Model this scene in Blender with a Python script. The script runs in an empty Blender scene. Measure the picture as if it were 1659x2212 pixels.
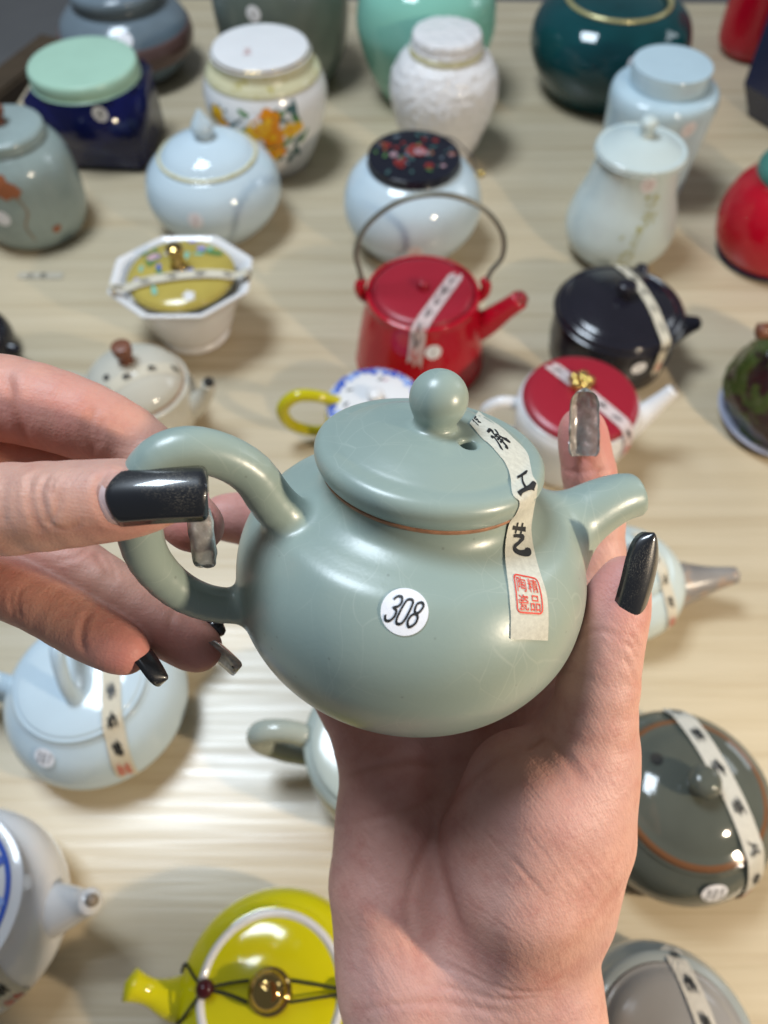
import bpy, bmesh, math, random
import numpy as np
from mathutils import Vector, Matrix
from mathutils.bvhtree import BVHTree

random.seed(7)
rng = np.random.default_rng(7)
SC = bpy.context.scene
COL = SC.collection
R = math.radians

# ------------------------------------------------------------------ camera
CAM_H, PITCH, FPX = 0.45, R(56.0), 1661.0      # metres, below horizontal, focal length in layout pixels (1659 x 2212)
CAM = Vector((0, 0, CAM_H))
RIGHT = Vector((1, 0, 0))
UP = Vector((0, math.sin(PITCH), math.cos(PITCH)))
FWD = Vector((0, math.cos(PITCH), -math.sin(PITCH)))
cd = bpy.data.cameras.new('camera')
cam = bpy.data.objects.new('camera', cd)
COL.objects.link(cam)
cam.location = CAM
cam.rotation_euler = (math.pi / 2 - PITCH, 0, 0)
cd.sensor_fit = 'VERTICAL'
cd.sensor_height = 36
cd.lens = FPX / 2212 * 36
cd.clip_start, cd.clip_end = 0.01, 50
cd.dof.use_dof = True
cd.dof.focus_distance = 0.172
cd.dof.aperture_fstop = cd.lens / 2.1
SC.camera = cam

# ------------------------------------------------------------------ light
W = bpy.data.worlds.new('World')
SC.world = W
W.use_nodes = True
W.node_tree.nodes['Background'].inputs[0].default_value = (0.86, 0.93, 1.0, 1)
W.node_tree.nodes['Background'].inputs[1].default_value = 0.15


def lamp(name, kind, loc, power, color, size=0.1, size_y=None, aim=(0, 0.35, 0.1)):
    l = bpy.data.lights.new(name, kind)
    l.energy, l.color = power, color
    if kind == 'AREA':
        l.shape = 'RECTANGLE'
        l.size, l.size_y = size, size_y or size
    else:
        l.shadow_soft_size = size
    o = bpy.data.objects.new(name, l)
    COL.objects.link(o)
    o.location = loc
    o.rotation_euler = (Vector(aim) - Vector(loc)).to_track_quat('-Z', 'Y').to_euler()
    return o


lamp('ceiling_panel_lamp', 'AREA', (-0.46, 0.62, 1.6), 26.0, (0.76, 0.88, 1.0), 0.56, 0.48)
lamp('display_spot_lamp', 'POINT', (0.55, -0.135, 0.485), 16.0, (1.0, 0.83, 0.62), 0.018)
lamp('side_window_lamp', 'AREA', (1.7, 1.1, 0.9), 3.0, (0.85, 0.93, 1.0), 0.5, 0.5)
SC.view_settings.view_transform = 'Standard'
SC.view_settings.look = 'None'
SC.view_settings.exposure = 0.04
SC.view_settings.gamma = 1.0
SC.view_settings.use_curve_mapping = False
SC.render.engine = 'CYCLES'
SC.cycles.use_denoising = True
SC.cycles.max_bounces = 8


# ------------------------------------------------------------------ layout helpers
def ray(X, Y):
    return RIGHT * ((X - 829.5) / FPX) + UP * ((1106 - Y) / FPX) + FWD


def cp(X, Y, d):
    """a point d metres in front of the lens"""
    return CAM + ray(X, Y) * d


def at(X, Y, z=0.0):
    """a point on the plane of height z"""
    r = ray(X, Y)
    return CAM + r * ((CAM_H - z) / -r.z)


# ------------------------------------------------------------------ objects
def tag(o, label=None, cat=None, group=None, kind=None):
    if label: o['label'] = label
    if cat: o['category'] = cat
    if group: o['group'] = group
    if kind: o['kind'] = kind
    return o


def thing(name, label, cat, loc=(0, 0, 0), rz=0.0, group=None):
    o = bpy.data.objects.new(name, None)
    COL.objects.link(o)
    o.empty_display_size = 0.02
    o.location = loc
    o.rotation_euler = (0, 0, rz)
    return tag(o, label, cat, group)


def mesh(name, V, F, mat, parent=None, smooth=True, label=None):
    me = bpy.data.meshes.new(name)
    me.from_pydata([tuple(map(float, v)) for v in V], [], [tuple(map(int, f)) for f in F])
    me.update()
    if smooth:
        me.polygons.foreach_set('use_smooth', [True] * len(me.polygons))
    for m in (mat if isinstance(mat, (list, tuple)) else [mat]):
        me.materials.append(m)
    o = bpy.data.objects.new(name, me)
    COL.objects.link(o)
    if parent is not None:
        o.parent = parent
    if label: o['label'] = label
    return o


def crom(pts, n=6):
    """Catmull-Rom through pts; a doubled point is a corner"""
    P = [np.array(p, float) for p in pts]
    out = [P[0]]
    for i in range(len(P) - 1):
        a, b = P[i], P[i + 1]
        if np.allclose(a, b, rtol=0, atol=1e-10): continue
        p0 = P[i - 1] if i > 0 else a
        p3 = P[i + 2] if i + 2 < len(P) else b
        for k in range(1, n + 1):
            t = k / n
            out.append(0.5 * (2 * a + (b - p0) * t + (2 * p0 - 5 * a + 4 * b - p3) * t * t + (3 * a - p0 - 3 * b + p3) * t ** 3))
    return np.array(out)


def lathe_geo(profile, seg=64):
    V, F = [], []
    rings = []
    for r, z in profile:
        if r < 1e-6:
            rings.append([len(V)]); V.append((0, 0, z))
        else:
            rings.append(list(range(len(V), len(V) + seg)))
            for k in range(seg):
                a = 2 * math.pi * k / seg
                V.append((r * math.cos(a), r * math.sin(a), z))
    for A, B in zip(rings[:-1], rings[1:]):
        if len(A) == 1 and len(B) == 1: continue
        for k in range(seg):
            j = (k + 1) % seg
            if len(A) == 1: F.append((A[0], B[j], B[k]))
            elif len(B) == 1: F.append((A[k], A[j], B[0]))
            else: F.append((A[k], A[j], B[j], B[k]))
    return V, F


def lathe(name, pts, mat, parent, n=6, seg=64, smooth=True, label=None):
    V, F = lathe_geo(crom(pts, n), seg)
    return mesh(name, V, F, mat, parent, smooth, label)


def tube_geo(pts, radii, seg=16, n=5, closed=False, flat=1.0, caps=True):
    path = crom([np.array(p, float) for p in pts], n)
    rad = crom([(r, 0) for r in np.array(radii) * (1 + 1e-7 * np.arange(len(radii)))], n)[:, 0] if len(radii) > 1 else np.array([radii[0]])
    rad = np.interp(np.linspace(0, 1, len(path)), np.linspace(0, 1, len(rad)), rad)
    T = np.gradient(path, axis=0)
    T /= np.linalg.norm(T, axis=1)[:, None] + 1e-12
    ref = np.array([0, 0, 1.0]) if abs(T[0][2]) < 0.9 else np.array([0, 1.0, 0])
    N = np.cross(T[0], ref); N /= np.linalg.norm(N)
    V, F = [], []
    rings = []
    for i in range(len(path)):
        N = N - T[i] * N.dot(T[i]); N /= np.linalg.norm(N)
        B = np.cross(T[i], N)
        rings.append(list(range(len(V), len(V) + seg)))
        for k in range(seg):
            a = 2 * math.pi * k / seg
            V.append(path[i] + rad[i] * (math.cos(a) * N * flat + math.sin(a) * B))
    for A, B_ in zip(rings[:-1], rings[1:]):
        for k in range(seg):
            j = (k + 1) % seg
            F.append((A[k], A[j], B_[j], B_[k]))
    if caps:
        for ring, p, t, r, flip in ((rings[0], path[0], -T[0], rad[0], True), (rings[-1], path[-1], T[-1], rad[-1], False)):
            c = len(V); V.append(p + t * r * 0.35)
            for k in range(seg):
                j = (k + 1) % seg
                F.append((ring[j], ring[k], c) if flip else (ring[k], ring[j], c))
    return V, F


def tube(name, pts, radii, mat, parent, seg=16, n=5, flat=1.0, label=None):
    V, F = tube_geo(pts, radii, seg, n, flat=flat)
    return mesh(name, V, F, mat, parent, True, label)


def ball(name, c, r, mat, parent, sz=1.0, seg=24):
    pts = [(r * math.sin(math.pi * k / 12), c[2] - r * sz * math.cos(math.pi * k / 12)) for k in range(13)]
    pts[0] = (0, pts[0][1]); pts[-1] = (0, pts[-1][1])
    V, F = lathe_geo(pts, seg)
    return mesh(name, [(v[0] + c[0], v[1] + c[1], v[2]) for v in V], F, mat, parent)


# ------------------------------------------------------------------ materials
MATS = {}


def nt(name):
    m = bpy.data.materials.new(name)
    m.use_nodes = True
    return m, m.node_tree.nodes, m.node_tree.links, m.node_tree.nodes['Principled BSDF']


def ramp(N, stops):
    r = N.new('ShaderNodeValToRGB')
    e = r.color_ramp.elements
    e[0].position, e[0].color = stops[0][0], (*stops[0][1], 1)
    e[1].position, e[1].color = stops[-1][0], (*stops[-1][1], 1)
    for p, c in stops[1:-1]:
        q = e.new(p); q.color = (*c, 1)
    return r


def mul(c, k):
    return tuple(min(1, x * k) for x in c)


def ceramic(name, col, rough=0.13, var=0.10, speck=None, metal=0.0, scale=28, bump=0.02, bscale=60, sss=0.0):
    if name in MATS: return MATS[name]
    m, N, L, b = nt(name)
    tc = N.new('ShaderNodeTexCoord')
    no = N.new('ShaderNodeTexNoise'); no.inputs['Scale'].default_value = scale; no.inputs['Detail'].default_value = 4
    L.new(tc.outputs['Object'], no.inputs['Vector'])
    r = ramp(N, [(0.3, mul(col, 1 - var)), (0.7, mul(col, 1 + var * 0.6))])
    L.new(no.outputs['Fac'], r.inputs['Fac'])
    out = r.outputs['Color']
    if speck:
        n2 = N.new('ShaderNodeTexNoise'); n2.inputs['Scale'].default_value = speck[1]; n2.inputs['Detail'].default_value = 5
        L.new(tc.outputs['Object'], n2.inputs['Vector'])
        r2 = ramp(N, [(speck[2], (0, 0, 0)), (speck[2] + 0.06, (1, 1, 1))])
        L.new(n2.outputs['Fac'], r2.inputs['Fac'])
        mx = N.new('ShaderNodeMix'); mx.data_type = 'RGBA'
        L.new(r2.outputs['Color'], mx.inputs[0]); L.new(out, mx.inputs[6]); mx.inputs[7].default_value = (*speck[0], 1)
        out = mx.outputs[2]
    L.new(out, b.inputs['Base Color'])
    b.inputs['Roughness'].default_value = rough
    b.inputs['Metallic'].default_value = metal
    if sss:
        b.inputs['Subsurface Weight'].default_value = sss
        b.inputs['Subsurface Radius'].default_value = (0.004, 0.003, 0.0025)
        b.inputs['Subsurface Scale'].default_value = 1.0
    if bump:
        n3 = N.new('ShaderNodeTexNoise'); n3.inputs['Scale'].default_value = bscale; n3.inputs['Detail'].default_value = 3
        L.new(tc.outputs['Object'], n3.inputs['Vector'])
        bu = N.new('ShaderNodeBump'); bu.inputs['Strength'].default_value = bump * 5; bu.inputs['Distance'].default_value = 0.0006
        L.new(n3.outputs['Fac'], bu.inputs['Height']); L.new(bu.outputs['Normal'], b.inputs['Normal'])
    MATS[name] = m
    return m


def celadon_held():
    m, N, L, b = nt('held_celadon_glaze')
    tc = N.new('ShaderNodeTexCoord')
    no = N.new('ShaderNodeTexNoise'); no.inputs['Scale'].default_value = 45; no.inputs['Detail'].default_value = 3
    L.new(tc.outputs['Object'], no.inputs['Vector'])
    r = ramp(N, [(0.25, (0.258, 0.332, 0.304)), (0.75, (0.302, 0.365, 0.318))])
    L.new(no.outputs['Fac'], r.inputs['Fac'])
    # crackle: warped cells, long up the wall
    wn = N.new('ShaderNodeTexNoise'); wn.inputs['Scale'].default_value = 26; wn.inputs['Detail'].default_value = 2
    L.new(tc.outputs['Object'], wn.inputs['Vector'])
    mixv = N.new('ShaderNodeMix'); mixv.data_type = 'VECTOR'; mixv.inputs[0].default_value = 0.022
    L.new(tc.outputs['Object'], mixv.inputs[4]); L.new(wn.outputs['Color'], mixv.inputs[5])
    mp = N.new('ShaderNodeMapping'); mp.inputs['Scale'].default_value = (1, 1, 0.42)
    L.new(mixv.outputs[1], mp.inputs['Vector'])
    lines = None
    for sc, wd in ((58, 0.010), (105, 0.011)):
        vo = N.new('ShaderNodeTexVoronoi'); vo.feature = 'DISTANCE_TO_EDGE'; vo.inputs['Scale'].default_value = sc
        L.new(mp.outputs['Vector'], vo.inputs['Vector'])
        rr = ramp(N, [(0.0, (1, 1, 1)), (wd, (0, 0, 0))])
        L.new(vo.outputs['Distance'], rr.inputs['Fac'])
        msk = N.new('ShaderNodeTexNoise'); msk.inputs['Scale'].default_value = sc * 0.42
        L.new(tc.outputs['Object'], msk.inputs['Vector'])
        rm = ramp(N, [(0.40, (0.05, 0.05, 0.05)), (0.62, (1, 1, 1))])
        L.new(msk.outputs['Fac'], rm.inputs['Fac'])
        mm = N.new('ShaderNodeMath'); mm.operation = 'MULTIPLY'
        L.new(rr.outputs['Color'], mm.inputs[0]); L.new(rm.outputs['Color'], mm.inputs[1])
        if lines is None: lines = mm
        else:
            ad = N.new('ShaderNodeMath'); ad.operation = 'MAXIMUM'
            L.new(lines.outputs[0], ad.inputs[0]); L.new(mm.outputs[0], ad.inputs[1]); lines = ad
    k = N.new('ShaderNodeMath'); k.operation = 'MULTIPLY'; k.inputs[1].default_value = 0.30
    L.new(lines.outputs[0], k.inputs[0])
    mx = N.new('ShaderNodeMix'); mx.data_type = 'RGBA'
    L.new(k.outputs[0], mx.inputs[0]); L.new(r.outputs['Color'], mx.inputs[6]); mx.inputs[7].default_value = (0.50, 0.55, 0.49, 1)
    # tiny dark iron specks
    sp = N.new('ShaderNodeTexVoronoi'); sp.inputs['Scale'].default_value = 170
    L.new(tc.outputs['Object'], sp.inputs['Vector'])
    rs = ramp(N, [(0.045, (1, 1, 1)), (0.07, (0, 0, 0))])
    L.new(sp.outputs['Distance'], rs.inputs['Fac'])
    k2 = N.new('ShaderNodeMath'); k2.operation = 'MULTIPLY'; k2.inputs[1].default_value = 0.35
    L.new(rs.outputs['Color'], k2.inputs[0])
    m2 = N.new('ShaderNodeMix'); m2.data_type = 'RGBA'
    L.new(k2.outputs[0], m2.inputs[0]); L.new(mx.outputs[2], m2.inputs[6]); m2.inputs[7].default_value = (0.12, 0.13, 0.11, 1)
    L.new(m2.outputs[2], b.inputs['Base Color'])
    b.inputs['Roughness'].default_value = 0.33
    b.inputs['Specular IOR Level'].default_value = 0.55
    b.inputs['Coat Weight'].default_value = 0.05
    b.inputs['Coat Roughness'].default_value = 0.12
    nb = N.new('ShaderNodeTexNoise'); nb.inputs['Scale'].default_value = 900; nb.inputs['Detail'].default_value = 2
    L.new(tc.outputs['Object'], nb.inputs['Vector'])
    bu = N.new('ShaderNodeBump'); bu.inputs['Strength'].default_value = 0.12; bu.inputs['Distance'].default_value = 0.0002
    L.new(nb.outputs['Fac'], bu.inputs['Height'])
    L.new(bu.outputs['Normal'], b.inputs['Normal'])
    return m


def skin_mat(name, base, flush, line_rot=0.9, bump=0.4):
    m, N, L, b = nt(name)
    tc = N.new('ShaderNodeTexCoord')
    at_ = N.new('ShaderNodeAttribute'); at_.attribute_name = 'flush'
    n1 = N.new('ShaderNodeTexNoise'); n1.inputs['Scale'].default_value = 130; n1.inputs['Detail'].default_value = 5; n1.inputs['Roughness'].default_value = 0.65
    L.new(tc.outputs['Object'], n1.inputs['Vector'])
    r1 = ramp(N, [(0.30, (base[0] * .86, base[1] * .74, base[2] * .74)), (0.5, base), (0.72, (min(1, base[0] * 1.08), base[1] * 1.12, base[2] * 1.14))])
    L.new(n1.outputs['Fac'], r1.inputs['Fac'])
    n0 = N.new('ShaderNodeTexNoise'); n0.inputs['Scale'].default_value = 38; n0.inputs['Detail'].default_value = 2
    L.new(tc.outputs['Object'], n0.inputs['Vector'])
    rb = ramp(N, [(0.42, (0, 0, 0)), (0.68, (0.45, 0.45, 0.45))])
    L.new(n0.outputs['Fac'], rb.inputs['Fac'])
    mv = N.new('ShaderNodeMix'); mv.data_type = 'RGBA'
    L.new(rb.outputs['Color'], mv.inputs[0]); L.new(r1.outputs['Color'], mv.inputs[6]); mv.inputs[7].default_value = (base[0] * 0.80, base[1] * 0.88, base[2] * 1.02, 1)
    mx = N.new('ShaderNodeMix'); mx.data_type = 'RGBA'
    L.new(at_.outputs['Fac'], mx.inputs[0]); L.new(mv.outputs[2], mx.inputs[6]); mx.inputs[7].default_value = (*flush, 1)
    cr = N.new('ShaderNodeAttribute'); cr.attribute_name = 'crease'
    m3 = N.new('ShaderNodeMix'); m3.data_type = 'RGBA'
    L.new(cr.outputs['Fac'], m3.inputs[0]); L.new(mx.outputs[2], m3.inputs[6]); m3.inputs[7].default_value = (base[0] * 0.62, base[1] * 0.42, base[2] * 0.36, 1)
    L.new(m3.outputs[2], b.inputs['Base Color'])
    b.inputs['Roughness'].default_value = 0.52
    b.inputs['Specular IOR Level'].default_value = 0.36
    b.inputs['Subsurface Weight'].default_value = 0.14
    b.inputs['Subsurface Radius'].default_value = (0.0036, 0.0013, 0.0008)
    b.inputs['Subsurface Scale'].default_value = 0.9
    # relief: pores, two families of fine lines
    h = None
    def add(sock, k):
        nonlocal h
        mm = N.new('ShaderNodeMath'); mm.operation = 'MULTIPLY'; mm.inputs[1].default_value = k
        L.new(sock, mm.inputs[0])
        if h is None: h = mm.outputs[0]
        else:
            a = N.new('ShaderNodeMath'); a.operation = 'ADD'
            L.new(h, a.inputs[0]); L.new(mm.outputs[0], a.inputs[1]); h = a.outputs[0]
    vo = N.new('ShaderNodeTexVoronoi'); vo.inputs['Scale'].default_value = 1500
    L.new(tc.outputs['Object'], vo.inputs['Vector']); add(vo.outputs['Distance'], 0.35)
    for rot, sc, k in ((line_rot, (1150, 120, 260), 0.9), (line_rot + 1.25, (900, 110, 260), 0.55), (line_rot + 0.55, (420, 60, 150), 0.9)):
        mp = N.new('ShaderNodeMapping'); mp.vector_type = 'TEXTURE'
        mp.inputs['Rotation'].default_value = (0, 0, rot)
        mp2 = N.new('ShaderNodeMapping'); mp2.inputs['Scale'].default_value = sc
        L.new(tc.outputs['Object'], mp.inputs['Vector']); L.new(mp.outputs['Vector'], mp2.inputs['Vector'])
        nn = N.new('ShaderNodeTexNoise'); nn.inputs['Scale'].default_value = 1.0; nn.inputs['Detail'].default_value = 2
        L.new(mp2.outputs['Vector'], nn.inputs['Vector']); add(nn.outputs['Fac'], k)
    bu = N.new('ShaderNodeBump'); bu.inputs['Strength'].default_value = bump; bu.inputs['Distance'].default_value = 0.00035
    L.new(h, bu.inputs['Height']); L.new(bu.outputs['Normal'], b.inputs['Normal'])
    return m


def black_nail():
    m, N, L, b = nt('black_cat_eye_polish')
    tc = N.new('ShaderNodeTexCoord')
    mp = N.new('ShaderNodeMapping'); mp.inputs['Scale'].default_value = (2200, 5200, 5200)
    L.new(tc.outputs['Object'], mp.inputs['Vector'])
    n1 = N.new('ShaderNodeTexNoise'); n1.inputs['Scale'].default_value = 1.0; n1.inputs['Detail'].default_value = 3
    L.new(mp.outputs['Vector'], n1.inputs['Vector'])
    n2 = N.new('ShaderNodeTexNoise'); n2.inputs['Scale'].default_value = 105; n2.inputs['Detail'].default_value = 1
    L.new(tc.outputs['Object'], n2.inputs['Vector'])
    rr = ramp(N, [(0.48, (0, 0, 0)), (0.70, (.85, .85, .85))]); L.new(n2.outputs['Fac'], rr.inputs['Fac'])
    rg = ramp(N, [(0.52, (0.0, 0.0, 0.0)), (0.82, (1, 1, 1))]); L.new(n1.outputs['Fac'], rg.inputs['Fac'])
    mm = N.new('ShaderNodeMath'); mm.operation = 'MULTIPLY'
    L.new(rr.outputs['Color'], mm.inputs[0]); L.new(rg.outputs['Color'], mm.inputs[1])
    mx = N.new('ShaderNodeMix'); mx.data_type = 'RGBA'
    L.new(mm.outputs[0], mx.inputs[0]); mx.inputs[6].default_value = (0.006, 0.007, 0.011, 1); mx.inputs[7].default_value = (0.30, 0.27, 0.22, 1)
    L.new(mx.outputs[2], b.inputs['Base Color'])
    k = N.new('ShaderNodeMath'); k.operation = 'MULTIPLY'; k.inputs[1].default_value = 0.85
    L.new(mm.outputs[0], k.inputs[0]); L.new(k.outputs[0], b.inputs['Metallic'])
    b.inputs['Roughness'].default_value = 0.35
    b.inputs['Coat Weight'].default_value = 1.0
    b.inputs['Coat Roughness'].default_value = 0.03
    return m


def clear_nail():
    m, N, L, b = nt('clear_grey_gel')
    tc = N.new('ShaderNodeTexCoord')
    n1 = N.new('ShaderNodeTexNoise'); n1.inputs['Scale'].default_value = 420; n1.inputs['Detail'].default_value = 4
    L.new(tc.outputs['Object'], n1.inputs['Vector'])
    r = ramp(N, [(0.35, (0.40, 0.37, 0.33)), (0.60, (0.58, 0.56, 0.52)), (0.72, (0.86, 0.84, 0.80))])
    L.new(n1.outputs['Fac'], r.inputs['Fac']); L.new(r.outputs['Color'], b.inputs['Base Color'])
    b.inputs['Transmission Weight'].default_value = 0.60
    b.inputs['Roughness'].default_value = 0.18
    b.inputs['IOR'].default_value = 1.2
    b.inputs['Coat Weight'].default_value = 0.8
    b.inputs['Coat Roughness'].default_value = 0.04
    bu = N.new('ShaderNodeBump'); bu.inputs['Strength'].default_value = 0.3; bu.inputs['Distance'].default_value = 0.0004
    L.new(n1.outputs['Fac'], bu.inputs['Height']); L.new(bu.outputs['Normal'], b.inputs['Normal'])
    return m


def wood_mat():
    m, N, L, b = nt('pale_wood_laminate')
    tc = N.new('ShaderNodeTexCoord')
    mp = N.new('ShaderNodeMapping'); mp.inputs['Rotation'].default_value = (0, 0, R(2)); mp.inputs['Scale'].default_value = (2.6, 66, 1)
    L.new(tc.outputs['Object'], mp.inputs['Vector'])
    n1 = N.new('ShaderNodeTexNoise'); n1.inputs['Scale'].default_value = 1.0; n1.inputs['Detail'].default_value = 6; n1.inputs['Roughness'].default_value = 0.6
    n1.inputs['Distortion'].default_value = 0.5
    L.new(mp.outputs['Vector'], n1.inputs['Vector'])
    r = ramp(N, [(0.26, (0.445, 0.35, 0.225)), (0.46, (0.525, 0.438, 0.302)), (0.62, (0.565, 0.478, 0.34)), (0.80, (0.615, 0.53, 0.395))])
    L.new(n1.outputs['Fac'], r.inputs['Fac'])
    n2 = N.new('ShaderNodeTexNoise'); n2.inputs['Scale'].default_value = 5; n2.inputs['Detail'].default_value = 2
    L.new(tc.outputs['Object'], n2.inputs['Vector'])
    r2 = ramp(N, [(0.3, (0.88, 0.88, 0.88)), (0.7, (1.08, 1.06, 1.02))]); L.new(n2.outputs['Fac'], r2.inputs['Fac'])
    mx = N.new('ShaderNodeMix'); mx.data_type = 'RGBA'; mx.blend_type = 'MULTIPLY'; mx.inputs[0].default_value = 1
    L.new(r.outputs['Color'], mx.inputs[6]); L.new(r2.outputs['Color'], mx.inputs[7])
    L.new(mx.outputs[2], b.inputs['Base Color'])
    mp3 = N.new('ShaderNodeMapping'); mp3.inputs['Rotation'].default_value = (0, 0, R(2)); mp3.inputs['Scale'].default_value = (8, 240, 1)
    L.new(tc.outputs['Object'], mp3.inputs['Vector'])
    n3 = N.new('ShaderNodeTexNoise'); n3.inputs['Scale'].default_value = 1.0; n3.inputs['Detail'].default_value = 4
    L.new(mp3.outputs['Vector'], n3.inputs['Vector'])
    bu = N.new('ShaderNodeBump'); bu.inputs['Strength'].default_value = 0.5; bu.inputs['Distance'].default_value = 0.0004
    L.new(n3.outputs['Fac'], bu.inputs['Height']); L.new(bu.outputs['Normal'], b.inputs['Normal'])
    rr = ramp(N, [(0.35, (0.24, 0.24, 0.24)), (0.65, (0.38, 0.38, 0.38))]); L.new(n3.outputs['Fac'], rr.inputs['Fac'])
    L.new(rr.outputs['Color'], b.inputs['Roughness'])
    b.inputs['Specular IOR Level'].default_value = 0.5
    return m


def paper_mat(name, col, fleck=0.12):
    m, N, L, b = nt(name)
    tc = N.new('ShaderNodeTexCoord')
    n1 = N.new('ShaderNodeTexNoise'); n1.inputs['Scale'].default_value = 900; n1.inputs['Detail'].default_value = 6; n1.inputs['Roughness'].default_value = 0.7
    L.new(tc.outputs['Object'], n1.inputs['Vector'])
    r = ramp(N, [(0.35, mul(col, 1 - fleck)), (0.65, mul(col, 1 + fleck * 0.6))])
    L.new(n1.outputs['Fac'], r.inputs['Fac']); L.new(r.outputs['Color'], b.inputs['Base Color'])
    b.inputs['Roughness'].default_value = 0.75
    b.inputs['Specular IOR Level'].default_value = 0.2
    bu = N.new('ShaderNodeBump'); bu.inputs['Strength'].default_value = 0.25; bu.inputs['Distance'].default_value = 0.0002
    L.new(n1.outputs['Fac'], bu.inputs['Height']); L.new(bu.outputs['Normal'], b.inputs['Normal'])
    return m


def plain(name, col, rough=0.5, metal=0.0):
    return ceramic(name, col, rough, 0.05, metal=metal, bump=0)


CELADON = celadon_held()
TERRA = ceramic('unglazed_clay', (0.36, 0.165, 0.085), 0.6, 0.25, scale=300, bump=0.08, bscale=500)
TAPE = paper_mat('washi_tape', (0.56, 0.555, 0.485))
TAPE_W = paper_mat('cream_tape', (0.60, 0.55, 0.44))
STICK = paper_mat('white_sticker', (0.80, 0.80, 0.84), 0.03)
STICK_PINK = paper_mat('clear_pink_sticker', (0.68, 0.66, 0.68), 0.03)
INK = plain('black_ink', (0.012, 0.012, 0.013), 0.55)
REDINK = plain('red_ink', (0.62, 0.055, 0.035), 0.6)
PINKINK = plain('faded_red_ink', (0.55, 0.25, 0.22), 0.6)
WHITE = ceramic('white_porcelain', (0.74, 0.73, 0.73), 0.08, 0.04, sss=0.05)
PALEBLUE = ceramic('pale_blue_glaze', (0.53, 0.64, 0.71), 0.09, 0.05)
SKYBLUE = ceramic('sky_blue_glaze', (0.46, 0.59, 0.66), 0.10, 0.06)
ICE = ceramic('ice_celadon_glaze', (0.55, 0.63, 0.62), 0.10, 0.05)
GREYCEL = ceramic('grey_celadon_glaze', (0.28, 0.345, 0.335), 0.16, 0.14, speck=((0.22, 0.25, 0.24), 700, 0.60))
BLUEGREY = ceramic('blue_grey_glaze', (0.155, 0.20, 0.235), 0.12, 0.15)
DKGREEN = ceramic('grey_green_glaze', (0.135, 0.165, 0.145), 0.22, 0.18)
MINT = ceramic('mint_glaze', (0.22, 0.50, 0.405), 0.09, 0.05)
MINTLID = ceramic('pale_mint_glaze', (0.38, 0.58, 0.45), 0.22, 0.05)
TEAL = ceramic('dark_teal_glaze', (0.004, 0.050, 0.058), 0.06, 0.25)
NAVY = ceramic('navy_glaze', (0.003, 0.005, 0.062), 0.08, 0.2)
NAVYGREY = ceramic('slate_navy_glaze', (0.018, 0.024, 0.060), 0.25, 0.2)
RED = ceramic('red_glaze', (0.44, 0.004, 0.018), 0.12, 0.08)
REDLID = ceramic('satin_red_lid', (0.31, 0.011, 0.026), 0.32, 0.06)
BLACK = ceramic('black_glaze', (0.014, 0.013, 0.020), 0.14, 0.2)
YELLOW = ceramic('lemon_yellow_glaze', (0.66, 0.60, 0.006), 0.09, 0.05)
YELHANDLE = ceramic('olive_yellow_glaze', (0.50, 0.44, 0.008), 0.12, 0.1)
CREAM = ceramic('cream_crackle_glaze', (0.55, 0.52, 0.44), 0.12, 0.08)
OLIVE = ceramic('olive_crackle_glaze', (0.088, 0.095, 0.078), 0.08, 0.15)
GREYPOT = ceramic('ash_grey_glaze', (0.33, 0.36, 0.35), 0.14, 0.1)
BROWN = ceramic('brown_clay', (0.17, 0.058, 0.028), 0.4, 0.2)
MAUVE = ceramic('mauve_brown_glaze', (0.155, 0.085, 0.075), 0.2, 0.15)
GOLD = ceramic('gold_lustre', (0.72, 0.50, 0.16), 0.12, 0.1, metal=1.0)
BRONZE = ceramic('dark_gold_lustre', (0.50, 0.34, 0.12), 0.10, 0.1, metal=1.0)
RIMGOLD = ceramic('pale_gold_rim', (0.50, 0.45, 0.22), 0.25, 0.1, metal=0.4)
CREAMBAND = ceramic('cream_band', (0.60, 0.56, 0.36), 0.2, 0.15, speck=((0.42, 0.36, 0.10), 120, 0.60))
EMBOSS = ceramic('embossed_white_glaze', (0.72, 0.70, 0.70), 0.12, 0.05, bump=0.9, bscale=130)
LACQUER = ceramic('flowered_black_lacquer', (0.010, 0.011, 0.020), 0.12, 0.2)
WIRE = plain('grey_wire', (0.20, 0.20, 0.17), 0.4, 0.5)
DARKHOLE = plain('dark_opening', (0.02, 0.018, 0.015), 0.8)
CORD = plain('black_cord', (0.010, 0.012, 0.010), 0.7)
BEAD = ceramic('maroon_bead', (0.055, 0.006, 0.008), 0.07, 0.2)
BLUEPAINT = plain('cobalt_paint', (0.055, 0.12, 0.50), 0.12)
BLUELIGHT = plain('washed_cobalt_paint', (0.30, 0.42, 0.75), 0.12)
ORANGE = plain('orange_paint', (0.72, 0.26, 0.01), 0.15)
YPAINT = plain('yellow_paint', (0.80, 0.47, 0.015), 0.15)
GREENP = plain('green_paint', (0.10, 0.22, 0.07), 0.15)
TEALP = plain('slate_green_paint', (0.055, 0.115, 0.115), 0.15)
OLIVEP = plain('olive_gold_paint', (0.40, 0.40, 0.16), 0.3)
REDP = plain('dull_red_paint', (0.33, 0.04, 0.035), 0.2)
LILAC = plain('lilac_paint', (0.34, 0.30, 0.62), 0.2)
PINKP = plain('pink_paint', (0.60, 0.38, 0.42), 0.2)
LIDYEL = ceramic('mustard_enamel', (0.46, 0.36, 0.08), 0.14, 0.2)
STONE = ceramic('grey_stone_crackle', (0.27, 0.245, 0.225), 0.3, 0.35, speck=((0.34, 0.25, 0.19), 140, 0.55))
MOSS = ceramic('mossy_green_brown_glaze', (0.060, 0.085, 0.018), 0.18, 0.4, speck=((0.030, 0.012, 0.012), 55, 0.50), bump=0.5, bscale=90)
RUST = plain('rust_paint', (0.30, 0.10, 0.04), 0.4)
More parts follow.
